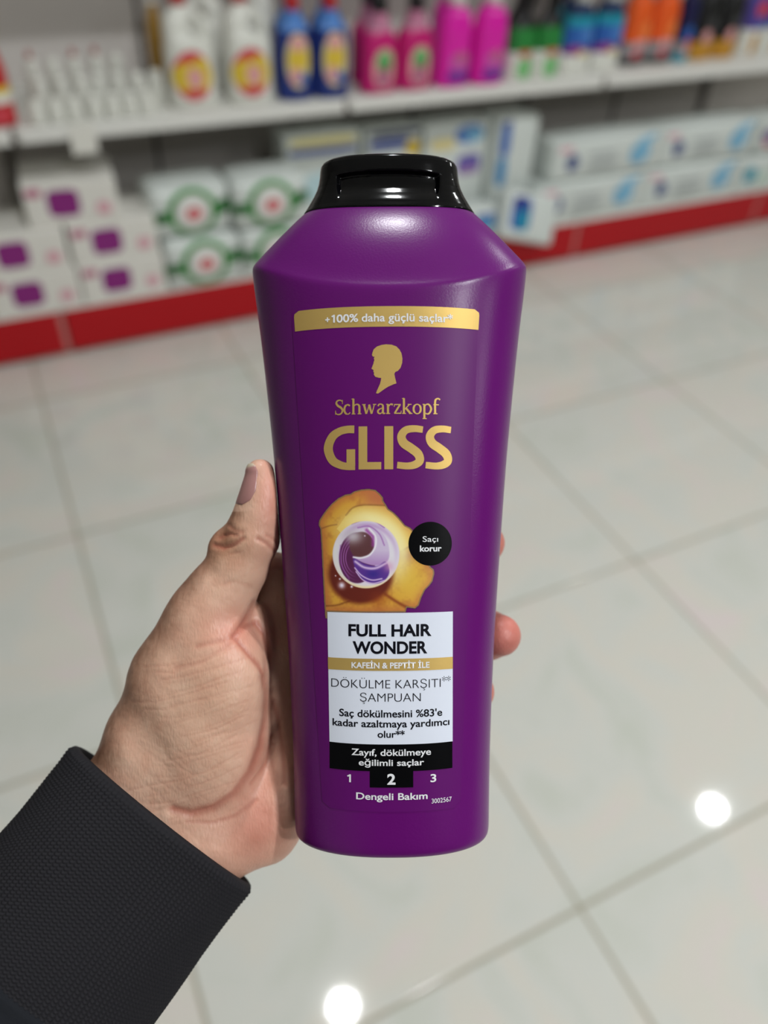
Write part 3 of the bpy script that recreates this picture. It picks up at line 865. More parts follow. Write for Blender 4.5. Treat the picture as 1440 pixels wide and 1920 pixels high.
# serif brand name, drawn stroke by stroke (unit: x-height = 1)
def serif_word():
    xh = 18.8; base = 776.2
    G = {}
    def ell(cx, cy, rx, ry, a0, a1, n=12): return [(cx+rx*math.cos(math.radians(a0+(a1-a0)*i/n)), cy+ry*math.sin(math.radians(a0+(a1-a0)*i/n))) for i in range(n+1)]
    th, tn, sf = .21, .10, .09
    G['S'] = (.86, [([(.78, 1.12), (.74, 1.34), (.50, 1.45), (.24, 1.36), (.17, 1.12), (.34, .88), (.62, .70), (.78, .44), (.66, .12), (.36, .02), (.14, .12), (.08, .36)], [.06, .10, .12, .15, .2, .22, .22, .2, .15, .12, .1, .06]), ([(.78, 1.06), (.78, 1.46)], .08), ([(.08, .42), (.08, .02)], .08)])
    G['c'] = (.80, [(ell(.44, .5, .33, .47, 48, 320, 14), [.16]*3+[.12]+[.2]*7+[.1]*4)])
    G['h'] = (1.10, [([(.22, 0), (.22, 1.55)], th), ([(.04, 1.52), (.24, 1.56)], sf), ([(.04, .04), (.42, .04)], sf), ([(.24, .78), (.42, .95), (.64, .98), (.80, .82), (.82, .5), (.82, 0)], [.08, .12, .15, .2, th, th]), ([(.64, .04), (1.02, .04)], sf)])
    G['w'] = (1.42, [([(.16, .98), (.42, .03)], th), ([(.44, .03), (.70, .95)], tn), ([(.68, .95), (.94, .03)], th), ([(.96, .03), (1.22, .98)], tn), ([(0, .96), (.34, .96)], sf), ([(1.06, .96), (1.40, .96)], sf)])
    G['a'] = (.92, [([(.16, .78), (.24, .94), (.44, .98), (.62, .86), (.64, .6), (.64, .16), (.74, .06), (.88, .08)], [.16, .13, .12, .17, th, th, .16, .08]), ([(.62, .60), (.34, .50), (.16, .34), (.18, .12), (.36, .04), (.54, .14), (.64, .26)], [.08, .12, .18, .18, .13, .09, .06])])
    G['r'] = (.76, [([(.22, 0), (.22, .97)], th), ([(.04, .95), (.24, .97)], sf), ([(.04, .04), (.44, .04)], sf), ([(.24, .66), (.38, .88), (.54, .97), (.70, .90)], [.07, .12, .16, .19])])
    G['z'] = (.82, [([(.08, .93), (.72, .93)], .11), ([(.66, .93), (.12, .06)], .18), ([(.08, .06), (.76, .06)], .11), ([(.10, .98), (.08, .70)], .07), ([(.74, .02), (.78, .32)], .07)])
    G['k'] = (1.06, [([(.22, 0), (.22, 1.55)], th), ([(.04, 1.52), (.24, 1.56)], sf), ([(.04, .04), (.42, .04)], sf), ([(.30, .46), (.78, .95)], tn), ([(.42, .58), (.88, .03)], th), ([(.60, .95), (.98, .95)], sf), ([(.72, .04), (1.06, .04)], sf)])
    G['o'] = (.98, [(ell(.48, .49, .36, .47, 0, 180, 10), [.2]*3+[.14]+[.11]*3+[.14]+[.2]*3), (ell(.48, .49, .36, .47, 180, 360, 10), [.2]*3+[.14]+[.11]*3+[.14]+[.2]*3)])
    G['p'] = (1.06, [([(.22, -.5), (.22, .97)], th), ([(.04, .95), (.24, .97)], sf), ([(.04, -.46), (.46, -.46)], sf), ([(.24, .76), (.44, .96), (.70, .92), (.90, .50), (.70, .07), (.44, .02), (.24, .16)], [.08, .12, .17, .21, .17, .12, .07])])
    G['f'] = (.70, [([(.24, 0), (.24, 1.2), (.34, 1.48), (.56, 1.56), (.74, 1.44)], [th, th, .18, .13, .17]), ([(.06, .94), (.62, .94)], .09), ([(.06, .04), (.48, .04)], sf)])
    adv = 0; items = []
    for ch in 'Schwarzkopf':
        w, st = G[ch]
        for p, t in st: items.append((adv, p, t))
        adv += w
    sc = (824.5-627.0)/(adv-.02); parts = []
    for a, p, t in items:
        q = [(627+(a+x)*sc, base-y*xh) for x, y in p]
        tt = np.array(t)*(sc*.5+xh*.5) if not np.isscalar(t) else t*(sc*.5+xh*.5)
        v2, f2 = stroke(q, tt if np.isscalar(tt) else list(tt)); parts.append((v2, f2, 0, .16))
    return parts
print_mesh('maker_lettering', serif_word(), [FOIL], label)

# big sans logo lettering
def C6(pts): return [(520+x/K, 560+y/K) for x, y in pts]
parts = []
def rect6(x0, x1, y0, y1):
    p, fc = px_grid(560+y0/K, 560+y1/K, 520+x0/K, 520+x1/K, 6, 6); parts.append((p, fc, 0, .16))
w5 = 56/K
v2, f2 = stroke(C6([(494, 838), (450, 838), (398, 850), (350, 885), (324, 958), (350, 1032), (398, 1064), (445, 1076), (500, 1078)]), [50/K, 48/K, 50/K, 56/K, 60/K, 56/K, 50/K, 46/K, 44/K]); parts.append((v2, f2, 0, .16))
rect6(444, 500, 966, 1097); 
rect6(522, 578, 820, 1097); rect6(578, 668, 1050, 1097); rect6(688, 745, 820, 1097)
for dx in (0, 184):
    v2, f2 = stroke(C6([(x+dx, y) for x, y in [(936, 842), (880, 836), (826, 846), (798, 884), (812, 928), (860, 962), (904, 998), (916, 1040), (888, 1066), (838, 1076), (770, 1070)]]), [42/K, 44/K, 48/K, 54/K, 58/K, 58/K, 58/K, 54/K, 50/K, 44/K, 42/K]); parts.append((v2, f2, 0, .16))
print_mesh('logo_lettering', parts, [FOIL], label)

# picture: golden petals with a swirling droplet (printed artwork)
K7 = 4.235
petal = [(150, 400), (155, 360), (185, 315), (215, 275), (255, 230), (310, 185), (370, 155), (410, 150), (440, 130), (500, 115), (560, 112), (610, 120), (645, 150), (670, 180), (672, 205), (695, 240), (712, 270), (755, 300), (790, 335), (820, 370), (845, 400), (885, 420), (905, 440), (960, 560), (1050, 735), (1075, 755), (1080, 790), (1065, 850), (1040, 885), (1005, 920), (975, 980), (955, 1040), (925, 1065), (890, 1060), (860, 1055), (850, 1094), (222, 1096), (222, 1150), (205, 1150), (195, 1000), (185, 800), (175, 600), (165, 430)]
def crc(P, n=6):
    P = np.array(P, float); o = []
    for i in range(len(P)):
        a, b, c_, d_ = P[i-1], P[i], P[(i+1) % len(P)], P[(i+2) % len(P)]
        for k in range(n):
            t = k/n; o.append(tuple(.5*(2*b+(c_-a)*t+(2*a-5*b+4*c_-d_)*t*t+(3*b-a-3*c_+d_)*t**3)))
    return o
def cro(P, n=6):
    P = [tuple(2*np.array(P[0])-np.array(P[1]))]+list(P)+[tuple(2*np.array(P[-1])-np.array(P[-2]))]; P = np.array(P, float); o = []
    for i in range(1, len(P)-2):
        a, b, c_, d_ = P[i-1:i+3]
        for k in range(n):
            t = k/n; o.append(tuple(.5*(2*b+(c_-a)*t+(2*a-5*b+4*c_-d_)*t*t+(3*b-a-3*c_+d_)*t**3)))
    return o+[tuple(P[-2])]
def seg_dist(x, y, pl, closed=False):
    d = np.full(x.shape, 1e9); P = pl+[pl[0]] if closed else pl
    for (ax, ay), (bx, by) in zip(P[:-1], P[1:]):
        L2 = (bx-ax)**2+(by-ay)**2+1e-9
        t = np.clip(((x-ax)*(bx-ax)+(y-ay)*(by-ay))/L2, 0, 1)
        d = np.minimum(d, np.hypot(x-ax-t*(bx-ax), y-ay-t*(by-ay)))
    return d
def inside(x, y, pl):
    r = np.zeros(x.shape, bool); P = pl+[pl[0]]
    for (ax, ay), (bx, by) in zip(P[:-1], P[1:]):
        c_ = ((ay > y) != (by > y)) & (x < (bx-ax)*(y-ay)/((by-ay) if by != ay else 1e-9)+ax)
        r ^= c_
    return r
def vnoise(x, y, s, seed=0):
    g = np.random.default_rng(seed).random((64, 64)); X_, Y_ = x/s, y/s
    i, j = np.floor(X_).astype(int), np.floor(Y_).astype(int); fx, fy = X_-i, Y_-j
    fx = fx*fx*(3-2*fx); fy = fy*fy*(3-2*fy)
    a = lambda p, q: g[p % 64, q % 64]
    return (a(i, j)*(1-fx)+a(i+1, j)*fx)*(1-fy)+(a(i, j+1)*(1-fx)+a(i+1, j+1)*fx)*fy
def picture():
    st = 3.6
    gx, gy = np.meshgrid(np.arange(140, 1092, st), np.arange(104, 1154, st))
    x, y = gx.ravel(), gy.ravel()
    ins = inside(x, y, petal)
    dE = seg_dist(x, y, petal, True)
    keep = ins | (dE < 2.5)
    c = np.zeros((len(x), 3)); mix = lambda c, col, a: c*(1-a[:, None])+np.array(col, float)*a[:, None]
    g = lambda d, s: np.exp(-(d/s)**2)
    n = vnoise(x, y, 60, 1)*.6+vnoise(x, y, 18, 2)*.4
    c[:] = (222, 164, 60)
    c = mix(c, (176, 104, 44), np.clip(n-.45, 0, 1)*1.2)
    c = mix(c, (190, 108, 60), sstep(90, 0, dE)*.75)
    c = mix(c, (196, 112, 72), g(np.hypot(x-610, y-180), 120)*.9)
    c = mix(c, (230, 190, 70), g(np.hypot(x-880, y-840), 150)*.75)
    # lighter second petal above the droplet
    inner = inside(x, y, [(375, 322), (430, 262), (520, 240), (690, 245), (905, 440), (900, 570), (810, 610), (533, 640), (300, 430)])
    r = np.hypot(x-533, y-635)
    c = mix(c, (244, 206, 96), inner*np.exp(-(np.clip(r-273, 0, None)/170)**2)*.85)
    for pl, w, col, a in (([(375, 320), (430, 262), (520, 240), (690, 245)], 7, (130, 76, 30), .6), ([(165, 430), (240, 405), (300, 395)], 6, (140, 80, 40), .6), ([(900, 560), (810, 610)], 8, (150, 84, 40), .8),
                          ([(690, 950), (780, 1010), (860, 1055)], 14, (136, 60, 26), .8), ([(205, 1050), (300, 1040), (400, 1005)], 8, (120, 60, 24), .6)):
        c = mix(c, col, g(seg_dist(x, y, cro(pl)), w)*a)
    c = mix(c, (160, 80, 50), g(np.hypot((x-850)/1.6, y-640), 45)*.8)
    r = np.hypot(x-533, y-635)
    c = mix(c, (255, 242, 176), np.exp(-((r-280)/80)**2)*np.clip(((x-420)-(y-700))/500, 0, 1)*.95)
    c = mix(c, (98, 26, 20), sstep(1.1, .86, np.hypot((x-490)/265, (y-790)/240))*.95)
    c = mix(c, (150, 60, 20), g(np.hypot((x-640)/1.2, y-990), 60)*.5)
    # droplet
    S_ = r < 273; rim = sstep(273, 262, r)
    d = np.zeros_like(c); d[:] = (230, 220, 236)
    ang = np.arctan2(y-635, x-533)
    d = mix(d, (190, 150, 205), np.exp(-((r-235)/22)**2)*np.clip(np.cos(ang+1.2), 0, 1)*.8)
    d = mix(d, (232, 226, 236), np.exp(-((r-205)/30)**2)*np.clip(np.cos(ang-.1), 0, 1))
    d = mix(d, (236, 232, 230), np.exp(-((r-245)/22)**2)*np.clip(-np.cos(ang+.4), 0, 1))
    d = mix(d, (246, 226, 176), np.exp(-((r-262)/14)**2)*np.clip(np.sin(ang), 0, 1)**2)
    q = np.hypot((x-465)/150, (y-660)/205)                       # dark inner hollow
    d = mix(d, (92, 34, 82), sstep(1.02, .95, q))
    for rr in (.62, .74, .86): d = mix(d, (190, 120, 200), np.exp(-((q-rr)/.025)**2)*np.clip(-np.cos(np.arctan2(y-660, x-465)), 0, 1)*.8)
    d = mix(d, (96, 56, 60), sstep(1.04, .9, np.hypot((x-500)/100, (y-560)/110)))
    d = mix(d, (200, 190, 198), g(np.hypot((x-430)/1.3, y-490), 55)*.95)
    # pale ribbon sweeping from the top right down to the left
    soft = lambda pl, e: (lambda dd, ii: sstep(-e, e, np.where(ii, dd, -dd)))(seg_dist(x, y, pl, True), inside(x, y, pl))
    sw_ = soft(crc([(560, 420), (640, 440), (700, 520), (720, 620), (700, 690), (620, 720), (520, 700), (440, 660), (500, 655), (570, 625), (605, 560), (600, 490)]), 7)
    d = mix(d, (212, 194, 224), sw_)
    d = mix(d, (170, 120, 190), sw_*np.clip((y-600)/110, 0, 1)*.7)
    d = mix(d, (150, 60, 150), g(seg_dist(x, y, [(540, 440), (590, 490), (590, 560)]), 14)*.8)
    d = mix(d, (244, 240, 248), g(seg_dist(x, y, cro([(560, 425), (610, 490), (608, 570), (565, 635), (500, 660), (435, 655)])), 8))
    lo = soft(crc([(435, 665), (520, 705), (620, 725), (690, 690), (720, 760), (700, 820), (640, 860), (560, 860), (490, 820), (450, 750)]), 7)
    d = mix(d, (94, 52, 148), lo)
    d = mix(d, (58, 40, 140), g(np.hypot((x-590)/1.6, y-790), 36)*.9*lo)
    for pl, w in (([(450, 690), (520, 735), (610, 742), (700, 700)], 11), ([(445, 740), (500, 800), (580, 836), (660, 826)], 6), ([(455, 770), (510, 835), (590, 862), (680, 840)], 5)):
        d = mix(d, (224, 196, 236), g(seg_dist(x, y, cro(pl)), w)*.95)
    d = mix(d, (216, 150, 190), g(np.hypot(x-715, y-730), 40)*.6)
    for pl, w in (([(470, 420), (560, 410), (640, 470), (680, 560)], 6), ([(420, 390), (560, 350), (680, 420)], 6), ([(330, 560), (330, 700), (400, 830)], 5)):
        d = mix(d, (150, 80, 170), g(seg_dist(x, y, cro(pl)), w)*.6)
    c = c*(1-(rim*S_)[:, None])+d*(rim*S_)[:, None]
    for sx_, sy_, s_ in ((340, 880, 26), (325, 830, 8), (290, 805, 6), (420, 890, 10), (525, 485, 6)):
        c = mix(c, (246, 236, 255), g(np.hypot(x-sx_, y-sy_), s_))
    c = mix(c, (92, 66, 48), sstep(13, 9, dE)); c = mix(c, (190, 156, 104), np.exp(-((dE-6)/3)**2)*.8)
    ny, nx = gx.shape; idx = -np.ones(len(x), int); idx[keep] = np.arange(keep.sum())
    fc = []
    for j in range(ny-1):
        for i in range(nx-1):
            q4 = [j*nx+i, (j+1)*nx+i, (j+1)*nx+i+1, j*nx+i+1]
            ii = idx[q4]
            if (ii >= 0).all(): fc.append([int(t) for t in ii])
    X, Z = px_to_label(560+x[keep]/K7, 890+y[keep]/K7)
    return on_bottle(X, Z, .15e-3), fc, lin(c[keep])
PIC = mat('printed_picture', (200, 150, 60), 0.35); add_attr_color(PIC)
v, f, c = picture()
build('petal_picture', v, f, PIC, label, colors=c)

def disc_px(cx, cy, r, M=56, R=5):
    v = [(cx, cy)]; fc = []
    for i in range(1, R+1):
        for j in range(M):
            a = 2*math.pi*j/M; v.append((cx+r*i/R*math.cos(a), cy-r*i/R*math.sin(a)))
    for j in range(M): fc.append((0, 1+j, 1+(j+1) % M))
    for i in range(R-1):
        for j in range(M):
            a = 1+i*M+j; b = 1+i*M+(j+1) % M; fc.append((a, a+M, b+M, b))
    return np.array(v), fc
p, fc = disc_px(807.2, 1019.9, 41.3)
parts = [(p, fc, 0, .20)]
for a in (("Saçı", 792.6, 822, 1005.8, 1016.2, .004, 'S'), ("korur", 787.3, 828.6, 1023.0, 1034.2, .026, 'k')):
    v2, f2 = text_px(*a[:5], bold=a[5], ref=a[6]); parts.append((v2, f2, 1, .25))
print_mesh('round_badge', parts, [BLACK_INK, WHITE_INK], label)

# white panel, gold strip and their texts
parts = [(*px_grid(1149, 1396, lambda w: 612.5+4*w, lambda w: 850.5-.2*w, 40, 24), 0, .17)]
for a in (("FULL HAIR", 653, 809.5, 1170.5, 1192.5, .032, 'H'), ("WONDER", 661, 801.5, 1202.5, 1225, .032, 'H'),
          ("DÖKÜLME KARŞITI", 620, 827, 1274.8, 1290.6, -.012, 'H'), ("**", 829.5, 846.5, 1271.5, 1287, -.004, 'H'), ("ŞAMPUAN", 675, 789, 1300, 1315.5, -.012, 'H'),
          ("Saç dökülmesini %83'e", 635.5, 830, 1330.8, 1344.6, .018, 'S'), ("kadar azaltmaya yardımcı", 622.5, 844, 1350, 1363.3, .018, 'k'), ("olur**", 708, 759, 1369.8, 1382.6, .018, 'l')):
    v2, f2 = text_px(*a[:5], bold=a[5], ref=a[6]); parts.append((v2, f2, 1, .22))
print_mesh('white_panel', parts, [WHITE_P, TEXT_INK], label)
parts = [(*px_grid(1235, 1257.6, lambda w: 613.5+.4*w, 850.5, 40, 4), 0, .22)]
v2, f2 = text_px("KAFEİN & PEPTİT İLE", 658.8, 805.6, 1241.8, 1252.6, bold=.026, ref='H'); parts.append((v2, f2, 1, .31))
print_mesh('gold_strip', parts, [FOIL, WHITE_INK], label)
parts = [(*px_grid(1395.5, 1446, 616.8, 849.8, 40, 8), 0, .18), (*px_grid(1445, 1476.5, 693.4, 774.9, 16, 6), 0, .18)]
for a in (("Zayıf, dökülmeye", 658.6, 808.4, 1404.4, 1416.6, .016, 'Z'), ("eğilimli saçlar", 672.5, 795.4, 1423.8, 1435.4, .016, 'l'), ("2", 726, 741.6, 1450.2, 1470, .03, '2')):
    v2, f2 = text_px(*a[:5], bold=a[5], ref=a[6]); parts.append((v2, f2, 1, .24))
print_mesh('black_panel', parts, [BLACK_INK, WHITE_INK], label)
parts = []
for q, w_ in (([(656, 1453.8), (656, 1468.6)], 3.3), ([(651, 1457.4), (656.8, 1454.6)], 2.6)):
    v2, f2 = stroke(q, w_); parts.append((v2, f2, 0, .18))
for a in (("3", 807.4, 818.6, 1453.6, 1468.4, .02, '3'), ("Dengeli Bakım", 667.6, 802, 1486.8, 1499.4, .018, 'D'), ("3002567", 809.6, 848.4, 1500, 1508.8, .004, '3')):
    v2, f2 = text_px(*a[:5], bold=a[5], ref=a[6]); parts.append((v2, f2, 0, .18))
print_mesh('care_lettering', parts, [WHITE_INK], label)

# ------------------------------------------------------------------ the hand (one continuous skin surface from a blended distance field)
# design units: photo px at arm's length; x right, y down, z towards the phone
def dpt(px, py, z):
    k = 1-z/F_PX
    return np.array([720+(px-720)*k, 960+(py-960)*k, z])
PR = []          # primitives: (kind, params, blend)
def cone(a, b, k=18):
    ra = a[3]*(1-a[2]/F_PX); rb = b[3]*(1-b[2]/F_PX)
    PR.append(('c', (dpt(*a[:3]), dpt(*b[:3]), ra, rb), k))
def chain(pts, k=18):
    for a, b in zip(pts[:-1], pts[1:]): cone(a, b, k)
def ellip(c, r, ang=0.0, k=22, tilt=0.0):
    sc = 1-c[2]/F_PX
    ca, sa = math.cos(ang), math.sin(ang)
    Rm = np.array([[ca, sa, 0], [-sa, ca, 0], [0, 0, 1]])
    if tilt:
        ct, st_ = math.cos(tilt), math.sin(tilt); Rm = np.array([[ct, 0, st_], [0, 1, 0], [-st_, 0, ct]]) @ Rm
    PR.append(('e', (dpt(*c), np.array(r)*sc, Rm), k))

# thumb
chain([(488, 887, 22, 27), (488, 925, 20, 33), (486, 948, 18, 37), (482, 970, 15, 43), (472, 1008, 8, 50), (446, 1062, -4, 55), (415, 1112, -12, 63), (390, 1160, -20, 72)], 14)
ellip((494, 945, 26), (31, 62, 30), 0.12, 12)             # thumb pad
ellip((420, 1020, 6), (26, 34, 26), 0.6, 14)              # knuckle bump
# thumb metacarpal and thenar mound
chain([(390, 1160, -20, 72), (330, 1270, -40, 80), (290, 1390, -60, 88), (305, 1490, -75, 92)], 26)
ellip((388, 1330, -22), (118, 196, 92), -0.10, 30)
ellip((420, 1260, 0), (82, 110, 74), -0.15, 26)
ellip((330, 1440, -40), (110, 110, 80), 0.3, 30)
# web fold between thumb and palm
ellip((486, 1195, -42), (28, 66, 34), -0.10, 10)
# palm and metacarpals behind the bottle
chain([(330, 1500, -85, 100), (470, 1290, -110, 86), (560, 1110, -185, 70)], 24)
chain([(350, 1510, -85, 100), (500, 1330, -125, 84), (580, 1195, -215, 66)], 24)
chain([(380, 1530, -85, 98), (520, 1390, -130, 80), (590, 1290, -222, 62)], 24)
chain([(410, 1550, -80, 92), (530, 1450, -120, 80), (600, 1385, -205, 58)], 24)
ellip((470, 1525, -66), (96, 104, 72), 0.5, 24)           # heel of the hand
ellip((524, 1500, -72), (52, 110, 60), 0.1, 22)
chain([(512, 1080, -110, 46), (520, 1200, -110, 48), (520, 1330, -100, 48)], 22)
# fingers wrapping behind the bottle, tips coming round its right side
chain([(560, 1110, -185, 66), (690, 1064, -222, 58), (810, 1036, -212, 53), (890, 1022, -160, 47), (906, 1018, -128, 40)], 12)
chain([(580, 1195, -215, 64), (700, 1188, -232, 57), (830, 1188, -212, 52), (912, 1190, -150, 46), (936, 1191, -112, 40)], 12)
chain([(590, 1290, -222, 60), (700, 1288, -228, 54), (810, 1290, -205, 50), (878, 1294, -148, 43), (889, 1296, -112, 38)], 12)
chain([(600, 1385, -205, 56), (690, 1390, -212, 48), (780, 1398, -190, 43), (836, 1402, -150, 37), (846, 1404, -128, 33)], 12)
# wrist and forearm (runs into the sleeve)
AX = np.array([-.62, .785])
for s0, s1 in ((0, 150), (150, 330)):
    for off in (-.5, 0, .5):
        w_ = 100
        p0 = (322+AX[0]*s0+.78*150*off, 1512+AX[1]*s0+.62*150*off, -75+.25*s0, 98)
        p1 = (322+AX[0]*s1+.78*150*off, 1512+AX[1]*s1+.62*150*off, -75+.25*s1, 98)
        cone(p0, p1, 30)

def sd_prim(kind, P, x, y, z):
    if kind == 'c':
        a, b, ra, rb = P
        ba = b-a; L2 = ba@ba
        px_, py_, pz_ = x-a[0], y-a[1], z-a[2]
        t = np.clip((px_*ba[0]+py_*ba[1]+pz_*ba[2])/L2, 0, 1)
        return np.sqrt((px_-t*ba[0])**2+(py_-t*ba[1])**2+(pz_-t*ba[2])**2)-(ra+(rb-ra)*t)
    c_, r, Rm = P
    dx, dy, dz = x-c_[0], y-c_[1], z-c_[2]
    u = Rm[0, 0]*dx+Rm[0, 1]*dy+Rm[0, 2]*dz; v_ = Rm[1, 0]*dx+Rm[1, 1]*dy+Rm[1, 2]*dz; w = Rm[2, 0]*dx+Rm[2, 1]*dy+Rm[2, 2]*dz
    k0 = np.sqrt((u/r[0])**2+(v_/r[1])**2+(w/r[2])**2); k1 = np.sqrt((u/r[0]**2)**2+(v_/r[1]**2)**2+(w/r[2]**2)**2)
    return k0*(k0-1)/np.maximum(k1, 1e-9)
def smin(a, b, k):
    h = np.clip(.5+.5*(b-a)/k, 0, 1)
    return b*(1-h)+a*h-k*h*(1-h)
def bottle_sd(x, y, z):
    """held bottle in design units (slightly grown so the skin just touches it)"""
    Zb = (BASE_ROW-y)
    a, b = body_ab(Zb*S); a = a/S; b = b/S
    xx = x-AXIS_X+Zb*math.sin(TILT)
    q = (np.abs(xx/a)**NB+np.abs(z/b)**NB)**(1/NB)
    return np.maximum((q-1)*np.minimum(a, b)-1.2, (y-BASE_ROW)-1.2)
H = 3.0
GX, GY, GZ = np.arange(20, 1000, H), np.arange(830, 1800, H), np.arange(-340, 130, H)
fld = np.full((len(GX), len(GY), len(GZ)), 60.0, np.float32)
for kind, P, k in PR:
    if kind == 'c': lo = np.minimum(P[0]-P[2], P[1]-P[3]); hi = np.maximum(P[0]+P[2], P[1]+P[3])
    else: m_ = P[1].max(); lo = P[0]-m_; hi = P[0]+m_
    mg = k+28
    sl = []
    for g_, l_, h_ in zip((GX, GY, GZ), lo, hi):
        i0 = max(int((l_-mg-g_[0])/H), 0); i1 = min(int((h_+mg-g_[0])/H)+2, len(g_)); sl.append(slice(i0, i1))
    if any(s_.stop <= s_.start for s_ in sl): continue
    x, y, z = np.meshgrid(GX[sl[0]], GY[sl[1]], GZ[sl[2]], indexing='ij', sparse=True)
    d = sd_prim(kind, P, x, y, z)
    fld[tuple(sl)] = smin(fld[tuple(sl)], d, k)
x, y, z = np.meshgrid(GX, GY, GZ, indexing='ij', sparse=True)
_bs = bottle_sd(*np.broadcast_arrays(x, y, z)) if False else bottle_sd(x+0*y+0*z, y+0*x+0*z, z+0*x+0*y)
fld = np.maximum(fld, -_bs)
def surface_nets(fl):
    ins = fl < 0
    n0, n1, n2 = fl.shape
    acc = np.zeros((n0-1, n1-1, n2-1, 3)); cnt = np.zeros((n0-1, n1-1, n2-1))
    off = [(i, j, k) for i in (0, 1) for j in (0, 1) for k in (0, 1)]
    def corner(o): return fl[o[0]:n0-1+o[0], o[1]:n1-1+o[1], o[2]:n2-1+o[2]]
    for o in off:
        for ax in range(3):
            if o[ax]: continue
            o2 = list(o); o2[ax] = 1
            a, b = corner(o), corner(o2)
            cr = (a < 0) != (b < 0)
            t = np.where(cr, a/np.where(cr, a-b, 1), 0)
            for c_ in range(3): acc[..., c_] += np.where(cr, o[c_]+(t if c_ == ax else 0), 0)
            cnt += cr
    act = cnt > 0
    ids = -np.ones(act.shape, int); ids[act] = np.arange(act.sum())
    I = np.argwhere(act); V = I+acc[act]/cnt[act][:, None]
    F = []
    for ax in range(3):
        b1, b2 = (ax+1) % 3, (ax+2) % 3
        sl0 = [slice(1, -1)]*3; sl0[ax] = slice(0, -1); sl1 = list(sl0); sl1[ax] = slice(1, None)
        A, B = ins[tuple(sl0)], ins[tuple(sl1)]
        for flip in (False, True):
            E = np.argwhere((A & ~B) if not flip else (~A & B))
            off0 = np.array([1, 1, 1]); off0[ax] = 0
            E = E+off0
            e1 = np.zeros(3, int); e1[b1] = 1; e2 = np.zeros(3, int); e2[b2] = 1
            q = [ids[tuple((E-e1-e2).T)], ids[tuple((E-e2).T)], ids[tuple(E.T)], ids[tuple((E-e1).T)]]
            q = np.stack(q, 1)
            F.append(q if not flip else q[:, ::-1])
    return V, np.concatenate(F)
HV, HF = surface_nets(fld)
HV = HV*H+np.array([GX[0], GY[0], GZ[0]])
def largest(V, F):
    lab = np.arange(len(V))
    while True:
        m_ = lab[F].min(1); new = lab.copy()
        for c_ in range(4): np.minimum.at(new, F[:, c_], m_)
        new = new[new]
        if (new == lab).all(): break
        lab = new
    big = np.bincount(lab).argmax(); keep = lab == big
    ix = np.cumsum(keep)-1
    return V[keep], ix[F[keep[F[:, 0]]]]
HV, HF = largest(HV, HF)
del fld
def hand_sd(p):
    d = np.full(len(p), 60.0)
    for kind, P, k in PR: d = smin(d, sd_prim(kind, P, p[:, 0], p[:, 1], p[:, 2]), k)
    return np.maximum(d, -bottle_sd(p[:, 0], p[:, 1], p[:, 2]))
def hand_grad(p, e=1.5):
    g_ = np.stack([hand_sd(p+np.eye(3)[i]*e)-hand_sd(p-np.eye(3)[i]*e) for i in range(3)], 1)
    return g_/np.maximum(np.linalg.norm(g_, axis=1, keepdims=True), 1e-9)
# relax the quad mesh
def relax(V, F, it, lam):
    E = np.concatenate([F[:, [0, 1]], F[:, [1, 2]], F[:, [2, 3]], F[:, [3, 0]]])
    E = np.unique(np.sort(E, 1), axis=0)
    for _ in range(it):
        s_ = np.zeros_like(V); n_ = np.zeros(len(V))
        np.add.at(s_, E[:, 0], V[E[:, 1]]); np.add.at(s_, E[:, 1], V[E[:, 0]])
        np.add.at(n_, E[:, 0], 1); np.add.at(n_, E[:, 1], 1)
        V = V+lam*(s_/n_[:, None]-V)
    return V
HV = relax(HV, HF, 8, .5)
NRM = hand_grad(HV)
PXY = np.stack([720+(HV[:, 0]-720)/(1-HV[:, 2]/F_PX), 960+(HV[:, 1]-960)/(1-HV[:, 2]/F_PX)], 1)
facing = np.clip(NRM[:, 2]*1.6+.35, 0, 1)
# creases: photo polylines, depth (px), half width (px)
CREASES = [([(478, 1132), (470, 1150), (452, 1176), (438, 1194)], 5.0, 6), ([(438, 1194), (462, 1172), (480, 1168), (496, 1190), (503, 1225), (498, 1258)], 3.0, 6),
           ([(440, 1196), (462, 1222), (485, 1248), (497, 1270)], 3.0, 5),
           ([(497, 1270), (503, 1300), (500, 1345), (490, 1400), (470, 1450), (440, 1490), (400, 1515), (360, 1526), (325, 1518)], 5.5, 8),
           ([(505, 1300), (520, 1345), (530, 1400), (534, 1470)], 2.0, 5), ([(470, 1470), (500, 1430), (508, 1380)], 1.6, 4),
           ([(350, 1540), (400, 1542), (440, 1530), (480, 1500)], 1.6, 4),
           ([(402, 1022), (420, 1027), (440, 1020), (455, 1010)], 3.2, 4.5), ([(412, 1008), (428, 1000), (445, 1004)], 2.4, 4), ([(430, 985), (440, 995), (455, 998)], 1.8, 4),
           ([(484, 1010), (500, 1018), (520, 1038)], 2.2, 4), ([(500, 1004), (515, 1012), (526, 1024)], 1.2, 4),
           ([(440, 1194), (400, 1205), (370, 1212)], 1.3, 5), ([(438, 1200), (410, 1222), (380, 1240), (330, 1252)], 1.0, 5), ([(470, 1100), (440, 1090), (420, 1096)], .8, 5)]
_r = random.Random(3)
for i in range(30):                     # fine irregular lines over the thenar mound and heel
    y0 = 1215+i*10.5+_r.uniform(-5, 5); x1_ = 490-abs(y0-1330)*.18-_r.uniform(0, 60); L_ = _r.uniform(60, 190)
    CREASES.append(([(x1_, y0-14), (x1_-L_*.4, y0+8+_r.uniform(-3, 3)), (x1_-L_*.75, y0+22+_r.uniform(-4, 4)), (x1_-L_, y0+26+_r.uniform(-4, 6))], _r.uniform(.25, .7), _r.uniform(1.5, 2.3)))
